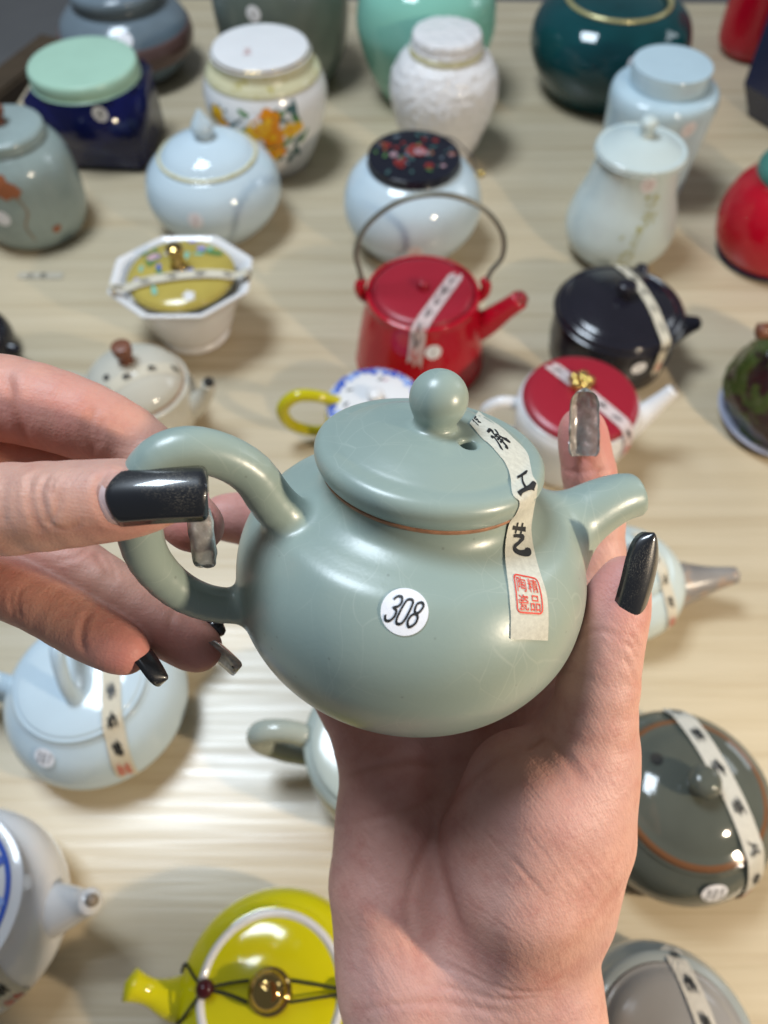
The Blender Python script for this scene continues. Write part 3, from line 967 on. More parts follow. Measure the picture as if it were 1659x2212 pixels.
# pear shaped cup
t = root('lidded_cup', 'ice celadon pear shaped cup with lid, round knob and olive branch print', 'cup', 1322, 540)
B = [(0, .001), (.028, .001), (.036, .004), (.045, .016), (.0475, .030), (.044, .048), (.038, .066), (.0345, .084), (.0340, .094), (.0340, .094), (0, .094)]
lathe('body', B, ICE, t)
lathe('lid', [(0, .0945), (.034, .0945), (.0365, .096), (.0368, .0985), (.035, .1000), (.033, .0996), (.030, .1010), (.018, .1065), (.008, .1085), (0, .109)], ICE, t)
lathe('knob', [(0, .1085), (.0058, .1085), (.0048, .112), (.0062, .1155), (.0072, .119), (.005, .123), (0, .1245)], ICE, t)
O_ = Outline(B[::-1])
rr = random.Random(5)
f_ = O_.wrap(FRONT + .12, .045, .0004)
v, f = stroke([(-.012, -.038, .0007), (-.006, -.02, .0008), (-.002, .0, .0007), (.004, .018, .0007), (.006, .034, .0006)], .0008)
place('painted_branch', v, f, f_, OLIVEP, t)
for k in range(34):
    y = rr.uniform(-.038, .034); x = -.004 + y * .25 + rr.gauss(0, .005)
    v, f = leaf2d(rr.uniform(.003, .006), rr.uniform(.0012, .0024), rr.uniform(-1.5, 1.5))
    place('painted_leaf', v + np.array((x, y)), f, f_, OLIVEP, t)
sticker(O_, FRONT + .06, .088, .0068, t, '10', STICK_PINK, PINKINK)

# red jar right edge
t = root('red_round_jar', 'red round jar with a teal lid, cut by the right edge', 'jar', 1651, 548)
B = [(0, .001), (.030, .001), (.040, .004), (.0485, .014), (.0525, .032), (.0515, .048), (.0465, .062), (.0385, .072), (.033, .0765), (0, .0765)]
lathe('body', B, RED, t)
lathe('lid', [(0, .0768), (.033, .0768), (.0365, .079), (.0360, .084), (.030, .087), (0, .088)], ceramic('teal_lid_glaze', (.05, .19, .16), .12), t)
lathe('dark_base_ring', [(.030, .0005), (.040, .0005), (.0445, .003), (.042, .005), (.033, .004), (.030, .0005)], NAVYGREY, t, n=3)  # slate navy ring round the base of the jar
v, f = text2d('福', .02)
place('gilt_mark', v, f, Outline(B[::-1]).wrap(FRONT - .10, .026, .0005), RUST, t)

# gaiwan
t = root('lidded_bowl', 'white octagonal rimmed bowl with a mustard enamel lid and tape across it', 'bowl', 424, 716)
def octa(name, prof, mat, parent, k8=1.0):
    V, F = lathe_geo(prof, 64)
    V2 = []
    for x, y, z in V:
        a = math.atan2(y, x) + .38; r = math.hypot(x, y)
        w = max(0, min(1, (z - .030) / .022))
        seg_ = math.pi / 4
        q = math.cos(seg_ / 2) / math.cos((a % seg_) - seg_ / 2)
        k = (1 - w) + w * (q * 1.06)
        sx = 1 + .10 * w
        V2.append((x * k * sx, y * k * (1 - .02 * w), z))
    return mesh(name, V2, F, mat, parent)
prof = crom([(0, .001), (.026, .001), (.028, .003), (.0265, .006), (.033, .014), (.0395, .034), (.0425, .045), (.0465, .053), (.0495, .0568), (.0500, .0578), (.0485, .0588), (.044, .0565), (.040, .051), (.036, .045), (0, .040)], 6)
octa('bowl', prof, WHITE, t)
LO = [(.0385, .0545), (.0402, .0562), (.0397, .0578), (.034, .0602), (.020, .0626), (.008, .0636), (0, .0638)]
lid = lathe('lid', [(0, .054)] + LO, LIDYEL, t)
lathe('knob', [(0, .0632), (.0065, .0632), (.0052, .067), (.0052, .074), (.0066, .077), (.0062, .0805), (.003, .0822), (0, .0825)], BRONZE, lid)
LO_ = Outline(LO[::-1])
rr = random.Random(8)
for k in range(26):
    a = rr.uniform(0, 6.28); q = rr.uniform(.010, .036)
    mt_ = rr.choice([LILAC, LILAC, PINKP, GREENP, MINT, WHITE, BLUEPAINT])
    sz_ = rr.uniform(.0034, .0062)
    v, f = petals(5, sz_, sz_ * .8, 0, rr.random()) if mt_ in (LILAC, PINKP, WHITE) else leaf2d(sz_ * 2.4, sz_ * .9, rr.uniform(0, 3))
    zz = float(np.interp(q, LO_.r[:40], LO_.z[:40]))
    place('painted_flower', v, f, LO_.wrap(a, zz, .0004 + .0001 * (k % 3)), mt_, lid)
v, f = leaf2d(.020, .0045, .9)
place('painted_leaf', v, f, LO_.wrap(.75, .0610, .0006), GREENP, lid)
TO = Outline([(0, .0644), (.020, .0634), (.034, .0608), (.040, .0586), (.045, .0580), (.0515, .0602), (.0545, .0585), (.052, .050)])
lid.location.z = .0030
TO.z += .0040
tape(TO, R(10), -.013, -.063, .063, .0085, t, '传承工艺中国', False)

# red kettle
t = root('kettle', 'red kettle with a tall wire handle and tape across its lid', 'kettle', 906, 772)
B = [(0, .001), (.047, .001), (.0505, .004), (.0505, .012), (.0470, .036), (.0425, .060), (.0425, .0665), (.0415, .068), (.0395, .068), (.0385, .0655), (0, .065)]
lathe('body', B, RED, t)
lid = lathe('lid', [(0, .0655), (.0365, .0655), (.0375, .067), (.0365, .0690), (.030, .0705), (0, .0712)], REDLID, t)
lathe('knob', [(0, .071), (.004, .071), (.0045, .074), (.0035, .077), (0, .0778)], REDLID, lid)
tube('spout', [(.036, -.001, .030), (.050, -.003, .040), (.062, -.005, .054), (.072, -.007, .066)], [.013, .0105, .0082, .0072], RED, t)
tube('spout_opening', [(.0718, -.0069, .0662), (.0738, -.0072, .0690)], [.0052], ceramic('deep_red_inside', (.26, .003, .012), .3), t)
for sx in (-1, 1):
    tube('lug', [(sx * .041, .004, .056), (sx * .046, .004, .062), (sx * .047, .004, .070), (sx * .044, .004, .075)], [.0035, .004, .004, .003], RED, t)
tube('handle', [(-.044, .004, .066), (-.0465, .004, .082), (-.0490, .004, .100), (-.040, .004, .122), (-.018, .004, .140), (.010, .004, .145), (.036, .004, .136), (.053, .004, .116), (.0560, .004, .096), (.049, .004, .082), (.046, .004, .068)], [.0019], WIRE, t, 8)
KO = Outline([(0, .0712), (.030, .0708), (.0375, .0695), (.0425, .0684), (.0430, .066), (.0430, .060), (.0474, .036), (.051, .012), (.051, .002)])
tape(KO, R(-118), .016, -.032, .062, .0105, t, '中国传承工艺', True, mat=paper_mat('pink_white_tape', (.58, .46, .45)))
sticker(KO, FRONT + .16, .050, .0060, t, '1')

# black pot
t = root('black_pot', 'glossy black lidded pot with two short beaks and tape over its lid', 'pot', 1308, 762)
B = [(0, .001), (.042, .001), (.0465, .005), (.0485, .018), (.0478, .034), (.0465, .042), (.0455, .044), (0, .044)]
lathe('body', B, BLACK, t)
lid = lathe('lid', [(0, .0445), (.0465, .0445), (.0485, .046), (.0480, .049), (.0445, .0510), (.0425, .0505), (.038, .0530), (.022, .0580), (.008, .0600), (0, .0602)], BLACK, t)
lathe('knob', [(0, .060), (.0055, .060), (.005, .0625), (.0075, .066), (.007, .070), (.004, .0715), (0, .072)], BLACK, lid)
for a in (R(-12), R(62)):
    c, s_ = math.cos(a), math.sin(a)
    tube('beak', [(.040 * c, .040 * s_, .030), (.050 * c, .050 * s_, .038), (.061 * c, .061 * s_, .044)], [.012, .009, .0045], BLACK, t)
KO = Outline([(0, .0602), (.022, .0585), (.038, .0537), (.0445, .0516), (.0490, .049), (.0492, .044), (.0490, .018), (.047, .005)])
tape(KO, R(-76), .016, -.050, .072, .0085, t, '中国传承工艺', True)
sticker(KO, FRONT + .20, .030, .0058, t, '1')

# cream teapot
t = root('cream_teapot', 'cream crackle teapot with a brown knob and dark vent hole, behind the left hand', 'teapot', 326, 918)
B = [(0, .001), (.026, .001), (.034, .004), (.040, .016), (.0415, .028), (.0385, .040), (.034, .046), (0, .046)]
lathe('body', B, CREAM, t)
LO = [(0, .0685), (.010, .0675), (.022, .0625), (.031, .0550), (.0345, .0490), (.0345, .0470), (.0345, .0470), (0, .0465)]
lid = lathe('lid', LO[::-1], CREAM, t)
lathe('seam', [(.0340, .0460), (.0352, .0464), (.0352, .0474), (.0340, .0478), (.0340, .0460)], TERRA, t, n=1)
lathe('knob', [(0, .068), (.0052, .068), (.0045, .071), (.0062, .075), (.0068, .080), (.006, .0825), (0, .0832)], BROWN, lid)
LO_ = Outline(LO)
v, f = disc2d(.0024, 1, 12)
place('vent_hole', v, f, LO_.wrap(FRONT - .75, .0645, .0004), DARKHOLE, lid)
tube('spout', [(.030, -.004, .020), (.042, -.005, .030), (.051, -.006, .042), (.055, -.0065, .052)], [.011, .0085, .0058, .0052], CREAM, t)
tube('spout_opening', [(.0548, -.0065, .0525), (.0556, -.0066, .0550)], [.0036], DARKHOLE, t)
tube('handle', [(-.034, .004, .042), (-.052, .006, .046), (-.062, .007, .034), (-.054, .006, .018), (-.036, .004, .012)], [.004], CREAM, t)
tape(LO_, R(32), -.013, -.036, .036, .0085, t, '工承传国', False)

# small blue and white lidded teapot with yellow handle
t = root('yellow_teapot', 'small yellow teapot with ring handle and blue bordered white lid behind the celadon lid', 'teapot', 812, 948)
B = [(0, .001), (.024, .001), (.030, .005), (.036, .018), (.036, .030), (.031, .037), (0, .037)]
lathe('body', B, YELHANDLE, t)
LO = [(0, .0425), (.015, .0420), (.027, .0400), (.0305, .0385), (.0305, .0375), (.0305, .0375), (0, .0374)]
lid = lathe('lid', LO[::-1], WHITE, t)
lathe('knob', [(0, .0422), (.004, .0422), (.0035, .045), (.0055, .048), (.004, .051), (0, .052)], WHITE, lid)
LO_ = Outline(LO)
for k in range(26):
    a = 2 * math.pi * k / 26
    v, f = petals(3, .0056, .0046, 0, rr.random())
    place('painted_border', v, f, LO_.wrap(a, .0394 + .0006 * (k % 2), .0003), BLUEPAINT if k % 3 else BLUELIGHT, lid)
for k in range(10):
    a = rr.uniform(0, 6.28)
    v, f = leaf2d(.005, .0016, rr.uniform(0, 3))
    place('painted_leaf', v, f, LO_.wrap(a, .0415, .0003), rr.choice([BLUEGREY, PINKP, INK]), lid)
lid.scale = (1.14, 1.14, 1.02)
tube('handle', [(-.026, .002, .038), (-.040, .0, .047), (-.056, -.002, .049), (-.066, -.004, .038), (-.062, -.004, .022), (-.048, -.002, .012), (-.032, 0, .010)], [.0042, .0042, .0046, .0046, .0042, .004, .004], YELHANDLE, t)
tube('spout', [(.030, .0, .018), (.044, .0, .028), (.052, .0, .040)], [.009, .006, .0045], YELHANDLE, t)

# white teapot with red lid
t = root('white_teapot', 'white teapot with a flat red lid, gold knob and tape across it', 'teapot', 1218, 978)
B = [(0, .001), (.030, .001), (.035, .004), (.039, .020), (.0425, .040), (.0425, .050), (.0400, .0555), (.037, .057), (0, .057)]
lathe('body', B, WHITE, t)
LO = [(0, .0640), (.030, .0630), (.0365, .0620), (.0385, .0605), (.0385, .0585), (.036, .0575), (0, .0572)]
lid = lathe('lid', LO[::-1], REDLID, t)
for k in range(5):
    a = 2 * math.pi * k / 5
    ball('knob_petal', (.0052 * math.cos(a), .008 + .0052 * math.sin(a), .0675), .0042, GOLD, lid, seg=12)
ball('knob', (0, .008, .070), .0038, GOLD, lid, seg=12)
tube('handle', [(-.036, .004, .048), (-.052, .005, .050), (-.062, .006, .040), (-.056, .006, .024), (-.040, .004, .018)], [.0048, .0044, .0044, .0042, .0045], WHITE, t)
tube('spout', [(.034, -.002, .030), (.048, .002, .040), (.058, .005, .052), (.0645, .007, .060)], [.0125, .0085, .006, .0052], WHITE, t)
tube('spout_opening', [(.0643, .0069, .0602), (.0655, .0072, .0618)], [.0030], TAN, t)
KO = Outline([(0, .0642), (.030, .0633), (.0365, .0623), (.0392, .0600), (.0420, .0552), (.0432, .048), (.0430, .040), (.0395, .020), (.036, .004)])
tape(KO, R(-52), .003, -.036, .060, .0095, t, '中国传承工艺', True, mat=paper_mat('white_pink_tape', (.60, .50, .49)))

# mossy pot on a saucer at the right edge
p = at(1680, 908)
t = thing('saucer', 'pale lilac saucer under the mossy green pot', 'saucer', (p.x, p.y, 0))
lathe('dish', [(0, .001), (.022, .001), (.036, .004), (.0465, .0085), (.0475, .0098), (.046, .0100), (.034, .0060), (0, .0045)], ceramic('lilac_white_glaze', (.42, .44, .56), .12), t)
p = at(1690, 905)
t = thing('mossy_pot', 'mossy green and brown rough glazed pot on a saucer at the right edge', 'pot', (p.x, p.y, .0048))
t.scale = (1.30, 1.30, 1.30)
o = lathe('body', [(0, .0005), (.030, .0005), (.036, .006), (.040, .018), (.036, .034), (.026, .048), (.018, .054), (0, .055)], MOSS, t, n=8, seg=96)
lumpy(o, .0035, 60, 4)
lumpy(o, .0012, 190, 9)
q = (at(1637, 716, .088) - Vector((p.x, p.y, .0048))) / 1.30
tube('spout', [(q.x + .022, q.y - .006, .046), (q.x + .020, q.y - .003, .056), (q.x + .013, q.y, .064), (q.x, q.y, q.z)], [.008, .0052, .0042, .0042], BROWN, t)
tube('handle', [(.030, .004, .042), (.048, .004, .046), (.054, .004, .032), (.040, .004, .014)], [.004], BROWN, t)

# black pot at the left edge
t = root('black_teapot', 'small black teapot cut off by the left edge above the hand', 'teapot', -52, 772)
lathe('body', [(0, .001), (.024, .001), (.032, .006), (.036, .016), (.032, .028), (.022, .033), (0, .033)], BLACK, t)
lathe('lid', [(0, .0335), (.021, .0335), (.022, .036), (.012, .040), (.004, .042), (.005, .046), (0, .048)], BLACK, t)
tube('spout', [(.026, -.002, .012), (.036, -.004, .014), (.042, -.005, .013)], [.008, .005, .0038], BLACK, t)
# small tape label on the table
p = at(88, 596)
t = thing('paper_label', 'narrow paper label with small black characters lying flat on the table', 'label', (p.x, p.y, .0004))
V, F = grid2d(.040, .009, 4, 2)
lab = mesh('strip', [(x, y, .0003) for x, y in V], F, paper_mat('beige_paper', (.50, .44, .34)), t)
for k, ch in enumerate('工艺'):
    v, f = glyph(ch, .01)
    mesh('character', [(x * .006 - .009 + k * .0115, y * .006, .0006) for x, y in v], f, INK, t, False)

# celadon teapot behind the thumb
t = root('stone_spout_teapot', 'pale celadon teapot with a grey brown crackled cone spout, behind the thumb', 'teapot', 1320, 1296)
B = [(0, .001), (.024, .001), (.032, .004), (.0385, .018), (.038, .032), (.030, .042), (.022, .046), (0, .046)]
lathe('body', B, ICE, t)
lid = lathe('lid', [(0, .0465), (.021, .0465), (.0225, .048), (.018, .0525), (.008, .0555), (0, .056)], ICE, t)
lathe('knob', [(0, .0555), (.004, .0555), (.0035, .058), (.0055, .062), (.004, .065), (0, .066)], BROWN, lid)
tube('spout', [(.030, .001, .018), (.042, .001, .021), (.056, .001, .026), (.071, .001, .032)], [.0165, .0135, .0085, .0050], STONE, t, 20)
tube('handle', [(-.032, 0, .036), (-.048, 0, .038), (-.052, 0, .024), (-.034, 0, .012)], [.004], ICE, t)
tape(Outline([(0, .0562), (.009, .0557), (.019, .0530), (.0235, .048), (.031, .0422), (.0387, .032), (.039, .018)]), R(-70), .012, -.020, .050, .008, t, '传承工艺', True)

# pot numbered 307
t = root('teapot', 'pale blue squat teapot numbered 307 with a strap bridge on its lid', 'teapot', 238, 1538)
B = [(0, .001), (.034, .001), (.042, .004), (.0495, .016), (.0505, .026), (.046, .040), (.038, .050), (.032, .0535), (0, .0535)]
lathe('body', B, PALEBLUE, t)
lathe('seam', [(.0310, .0530), (.0345, .0534), (.0345, .0546), (.0310, .0550), (.0310, .0530)], TAN, t, n=1)
LO = [(0, .0600), (.015, .0595), (.026, .0582), (.0325, .0565), (.0335, .0552), (.033, .0545), (0, .0542)]
lid = lathe('lid', LO[::-1], PALEBLUE, t)
tube('lid_bridge', [(.002, -.013, .057), (.000, -.010, .072), (-.002, .002, .086), (-.003, .012, .076), (-.003, .015, .058)], [.0055, .0038, .0038, .0038, .005], PALEBLUE, lid, 14)
tube('handle', [(-.042, .0, .040), (-.060, .004, .046), (-.072, .006, .038), (-.066, .006, .024), (-.046, .002, .016)], [.006, .0055, .006, .0055, .006], PALEBLUE, t)
tube('spout', [(.034, .026, .026), (.046, .036, .036), (.053, .043, .048)], [.014, .009, .006], PALEBLUE, t)
KO = Outline([(0, .0602), (.015, .0598), (.026, .0586), (.0335, .0565), (.0385, .0505), (.0466, .0402), (.0512, .026), (.0500, .016), (.0425, .004)])
tape(KO, R(-80), .018, -.030, .062, .0098, t, '中传承工艺', True)
sticker(KO, FRONT - .30, .046, .0058, t, '307')

# celadon teapot behind the wrist
t = root('teapot', 'grey celadon teapot half hidden behind the wrist, its thick ring handle to the left', 'teapot', 830, 1660)
B = [(0, .001), (.030, .001), (.037, .004), (.0415, .018), (.0425, .034), (.041, .048), (.0385, .052), (0, .052)]
lathe('body', B, CREAM if False else ceramic('sage_celadon_glaze', (.34, .37, .32), .12, .1), t)
lathe('lid', [(0, .0525), (.037, .0525), (.0385, .054), (.036, .0575), (.020, .060), (.006, .0615), (0, .062)], ceramic('sage_lid_glaze', (.42, .47, .43), .14, .08), t)
tube('handle', [(-.036, .002, .046), (-.050, .004, .054), (-.064, .004, .052), (-.066, .003, .040), (-.054, .001, .030), (-.036, 0, .024)], [.0062, .0060, .0064, .0062, .0058, .0062], ceramic('sage_celadon_glaze', (.34, .37, .32)), t)
tube('spout', [(.036, 0, .024), (.052, 0, .036), (.060, 0, .050)], [.012, .008, .006], ceramic('sage_celadon_glaze', (.34, .37, .32)), t)

# blue and white teapot bottom left
t = root('teapot', 'white teapot with a cobalt painted lid and short spout at the lower left corner', 'teapot', -22, 1990)
B = [(0, .001), (.030, .001), (.036, .004), (.043, .018), (.0445, .034), (.041, .050), (.033, .060), (.027, .063), (0, .063)]
lathe('body', B, WHITE, t)
LO = [(0, .0700), (.012, .0690), (.020, .0672), (.0245, .0648), (.0255, .0635), (0, .0632)]
lid = lathe('lid', LO[::-1], WHITE, t)
LO_ = Outline(LO)
t.scale = (1.10, 1.10, 1.0)
v, f = grid2d(2 * math.pi * .0225, .0016, 60, 2)
place('painted_ring', v, f, LO_.wrap(0, .0655, .0003), BLUEPAINT, lid)
for k in range(12):
    v, f = petals(4, .0050, .0034, 0)
    place('painted_flower', v, f, LO_.wrap(2 * math.pi * k / 12, .0677, .0005), BLUEPAINT if k % 2 else BLUELIGHT, lid)
lid.scale = (1.42, 1.42, 1.06)
tube('spout', [(.034, .0, .034), (.0475, .0015, .040), (.057, .002, .047), (.0625, .0025, .053)], [.0135, .0095, .0062, .0054], WHITE, t, 20)
tube('spout_opening', [(.0620, .0025, .0533), (.0642, .0026, .0560)], [.0026], TAN, t)
KO = Outline([(0, .0702), (.012, .0693), (.0255, .0645), (.0332, .0602), (.0414, .0502), (.0449, .034), (.0434, .018)])
tape(KO, R(-60), .012, -.02, .066, .0095, t, '国传承工艺', True)

# yellow teapot bottom
t = root('lemon_teapot', 'lemon yellow teapot with gold knob, white ringed lid, cord and maroon beads', 'teapot', 612, 2152)
B = [(0, .001), (.030, .001), (.038, .004), (.0445, .018), (.0455, .028), (.042, .040), (.035, .0465), (.031, .048), (0, .048)]
lathe('body', B, YELLOW, t)
LO = [(0, .0530), (.015, .0525), (.027, .0508), (.0318, .0492), (.0322, .0484), (0, .0482)]
lid = lathe('lid', LO[::-1], YELLOW, t)
lathe('lid_ring', [(.0292, .0502), (.0308, .0514), (.0326, .0508), (.0330, .0490), (.0310, .0485), (.0292, .0502)], WHITE, lid, n=4)
lathe('knob', [(0, .0528), (.0085, .0528), (.0095, .0545), (.0082, .0558), (.0062, .0566), (.0078, .0598), (.0072, .0630), (.0045, .0655), (0, .0665)], BRONZE, lid)
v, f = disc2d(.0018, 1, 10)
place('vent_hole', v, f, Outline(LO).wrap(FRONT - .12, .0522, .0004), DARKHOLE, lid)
tube('spout', [(-.036, -.001, .024), (-.046, -.002, .034), (-.056, .0005, .041), (-.064, .003, .046)], [.0125, .0092, .0056, .0070], YELLOW, t, 20)
tube('handle', [(.038, .0, .040), (.056, .0, .044), (.064, .0, .032), (.042, .0, .014)], [.0045], YELLOW, t)
for sy in (-1, 1):
    tube('cord', [(.009, .004 * sy, .0570), (.020, .0025 * sy, .0565), (.032, .0008 * sy, .0545), (.034, 0, .0540)], [.0007], CORD, t, 6)
    tube('cord', [(-.009, .004 * sy, .0570), (-.018, .002 * sy + .001, .0560), (-.029, .001, .0545)], [.0007], CORD, t, 6)
    tube('cord', [(-.029, .001, .0545), (-.035, .006 * sy, .0500), (-.042, .0115 * sy, .038), (-.046, .009 * sy, .026)], [.0007], CORD, t, 6)
    tube('cord', [(.034, 0, .0540), (.042, .004 * sy, .048), (.048, .006 * sy, .042)], [.0007], CORD, t, 6)
for x, y in ((-.0285, .001), (.0345, 0)):
    ball('bead', (x, y, .0545), .0042, BEAD, t)

# olive teapot 305
t = root('teapot', 'dark olive green teapot numbered 305 with a brown edged lid and tape over it', 'teapot', 1428, 1762)
B = [(0, .001), (.028, .001), (.034, .004), (.0410, .014), (.0428, .024), (.0405, .036), (.0345, .0435), (.030, .046), (0, .046)]
lathe('body', B, OLIVE, t)
t.scale = (1.14, 1.14, 1.10)
lathe('seam', [(.0275, .0452), (.0322, .0452), (.0327, .0464), (.0312, .0482), (.0275, .0478), (.0275, .0452)], ceramic('brown_glaze_edge', (.16, .07, .03), .12), t, n=2)
LO = [(0, .0560), (.012, .0552), (.022, .0528), (.029, .0494), (.0318, .0472), (0, .0465)]
lid = lathe('lid', LO[::-1], OLIVE, t)
lathe('knob', [(0, .0555), (.0050, .0555), (.0042, .0580), (.0070, .0615), (.0074, .0650), (.0050, .0685), (0, .0695)], OLIVE, lid)
LO_ = Outline(LO)
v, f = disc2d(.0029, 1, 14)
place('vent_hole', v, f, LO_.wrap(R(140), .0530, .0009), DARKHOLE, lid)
lid.scale = (.93, .93, 1)
tube('spout', [(-.032, .006, .022), (-.045, .008, .030), (-.052, .009, .038)], [.012, .008, .0055], OLIVE, t)
tube('handle', [(.034, -.006, .034), (.052, -.010, .040), (.060, -.012, .028), (.037, -.007, .012)], [.004], OLIVE, t)
KO = Outline([(0, .0562), (.012, .0556), (.022, .0533), (.0295, .0500), (.0345, .0470), (.0408, .0364), (.0433, .024), (.0415, .014), (.0345, .004)])
tape(KO, R(-74), .0125, -.050, .066, .0096, t, '中国传承工艺', True, mat=paper_mat('grey_tape', (.52, .50, .44)))
sticker(KO, FRONT + .08, .0395, .0056, t, '305')

# grey teapot bottom right
t = root('ash_teapot', 'ash grey teapot with a brown edged lid, cut by the bottom edge beside the wrist', 'teapot', 1388, 2262)
B = [(0, .001), (.030, .001), (.036, .004), (.0425, .018), (.0430, .030), (.039, .042), (.032, .049), (0, .049)]
lathe('body', B, GREYPOT, t)
lathe('seam', [(.0290, .0480), (.0322, .0480), (.0325, .0490), (.0308, .0498), (.0290, .0495), (.0290, .0480)], ceramic('brown_glaze_edge_dull', (.17, .10, .06), .3), t, n=2)
lid = lathe('lid', [(0, .0494), (.0295, .0494), (.0300, .0505), (.024, .0545), (.010, .0575), (.0045, .058), (.0055, .064), (0, .068)], ceramic('warm_grey_glaze', (.30, .29, .28), .2), t)
KO = Outline([(0, .0585), (.011, .0580), (.024, .0550), (.0305, .0508), (.0335, .0492), (.0394, .0422), (.0435, .030), (.043, .018)])
tape(KO, R(-80), .014, -.046, .05, .0090, t, '中国传承工艺', True, mat=paper_mat('grey_tape_b', (.54, .51, .45)))
tube('handle', [(-.034, -.006, .036), (-.050, -.008, .040), (-.055, -.009, .028), (-.037, -.006, .014)], [.004], GREYPOT, t)
tube('spout', [(.034, -.004, .026), (.046, -.005, .036), (.053, -.006, .048)], [.012, .008, .0055], GREYPOT, t)


# ================================================================== implicit surfaces
def smin(a, b, k):
    h = np.clip(0.5 + 0.5 * (b - a) / k, 0, 1)
    return b * (1 - h) + a * h - k * h * (1 - h)


def cone_sdf(G, a, b, ra, rb):
    a = np.asarray(a, np.float32); b = np.asarray(b, np.float32)
    d = b - a; L2 = float(d @ d) + 1e-12
    t = np.clip(((G[0] - a[0]) * d[0] + (G[1] - a[1]) * d[1] + (G[2] - a[2]) * d[2]) / L2, 0, 1)
    q = np.sqrt((G[0] - a[0] - t * d[0]) ** 2 + (G[1] - a[1] - t * d[1]) ** 2 + (G[2] - a[2] - t * d[2]) ** 2)
    return q - (ra + (rb - ra) * t)


def chain(G, pts, rad, k):
    d = None
    for i in range(len(pts) - 1):
        s = cone_sdf(G, pts[i], pts[i + 1], rad[i], rad[i + 1])
        d = s if d is None else smin(d, s, k)
    return d


def grid(lo, hi, h):
    ax = [np.arange(lo[i], hi[i] + h, h, dtype=np.float32) for i in range(3)]
    return (ax[0][:, None, None], ax[1][None, :, None], ax[2][None, None, :])


def surface_nets(f, lo, h):
    s = f < 0
    cnt = np.zeros(tuple(n - 1 for n in f.shape), np.uint8)
    offs = [(i, j, k) for i in (0, 1) for j in (0, 1) for k in (0, 1)]
    nx, ny, nz = f.shape
    for i, j, k in offs: cnt += s[i:nx - 1 + i, j:ny - 1 + j, k:nz - 1 + k]
    act = (cnt > 0) & (cnt < 8)
    idx = np.argwhere(act)
    ids = np.full(act.shape, -1, np.int64); ids[act] = np.arange(len(idx))
    val = np.stack([f[idx[:, 0] + o[0], idx[:, 1] + o[1], idx[:, 2] + o[2]] for o in offs], 1)
    pos = np.zeros((len(idx), 3)); num = np.zeros(len(idx))
    for p in range(8):
        for q in range(p + 1, 8):
            if sum(abs(offs[p][c] - offs[q][c]) for c in range(3)) != 1: continue
            a, b_ = val[:, p], val[:, q]
            m = (a < 0) != (b_ < 0)
            t = np.where(m, a / np.where(m, a - b_, 1), 0)
            P = np.array(offs[p], float) + np.outer(t, np.array(offs[q], float) - np.array(offs[p], float))
            pos[m] += P[m]; num[m] += 1
    V = (idx + pos / num[:, None]) * h + np.array(lo)
    quads = []
    for ax in range(3):
        o1, o2 = [(1, 2), (2, 0), (0, 1)][ax]
        sl0 = [slice(None)] * 3; sl1 = [slice(None)] * 3
        sl0[ax] = slice(0, -1); sl1[ax] = slice(1, None)
        a, b_ = s[tuple(sl0)], s[tuple(sl1)]
        ch = np.argwhere(a != b_)
        ok = (ch[:, o1] >= 1) & (ch[:, o2] >= 1) & (ch[:, o1] < f.shape[o1] - 1) & (ch[:, o2] < f.shape[o2] - 1)
        ch = ch[ok]
        sgn = a[tuple(ch.T)]
        def cell(d1, d2):
            c = ch.copy(); c[:, o1] -= d1; c[:, o2] -= d2
            return ids[tuple(c.T)]
        Q = np.stack([cell(1, 1), cell(0, 1), cell(0, 0), cell(1, 0)], 1)
        Q[~sgn] = Q[~sgn][:, ::-1]
        quads.append(Q)
    return V, np.concatenate(quads)


def field_normals(V, f, lo, h):
    g = np.stack(np.gradient(f, h), -1)
    u = (V - np.array(lo)) / h
    i = np.floor(u).astype(int); i = np.clip(i, 0, np.array(f.shape) - 2); w = u - i
    n = np.zeros_like(V)
    for a in (0, 1):
        for b_ in (0, 1):
            for c in (0, 1):
                k = np.abs(1 - a - w[:, 0]) * np.abs(1 - b_ - w[:, 1]) * np.abs(1 - c - w[:, 2])
                n += g[i[:, 0] + a, i[:, 1] + b_, i[:, 2] + c] * k[:, None]
    return n / (np.linalg.norm(n, axis=1)[:, None] + 1e-9)


def np_mesh(name, V, Q, mat, parent=None, N=None):
    me = bpy.data.meshes.new(name)
    me.vertices.add(len(V)); me.vertices.foreach_set('co', np.asarray(V, np.float32).ravel())
    me.loops.add(Q.size); me.loops.foreach_set('vertex_index', Q.ravel().astype(np.int32))
    me.polygons.add(len(Q))
    me.polygons.foreach_set('loop_start', np.arange(0, Q.size, 4, dtype=np.int32))
    me.polygons.foreach_set('use_smooth', np.ones(len(Q), bool))
    me.update(calc_edges=True); me.validate()
    if N is not None: me.normals_split_custom_set_from_vertices([tuple(n) for n in N])
    me.materials.append(mat)
    o = bpy.data.objects.new(name, me); COL.objects.link(o)
    if parent is not None: o.parent = parent
    return o


def pick(V, Q, N, keep):
    q = Q[keep]
    used = np.unique(q)
    re = np.full(len(V), -1); re[used] = np.arange(len(used))
    return V[used], re[q], N[used]


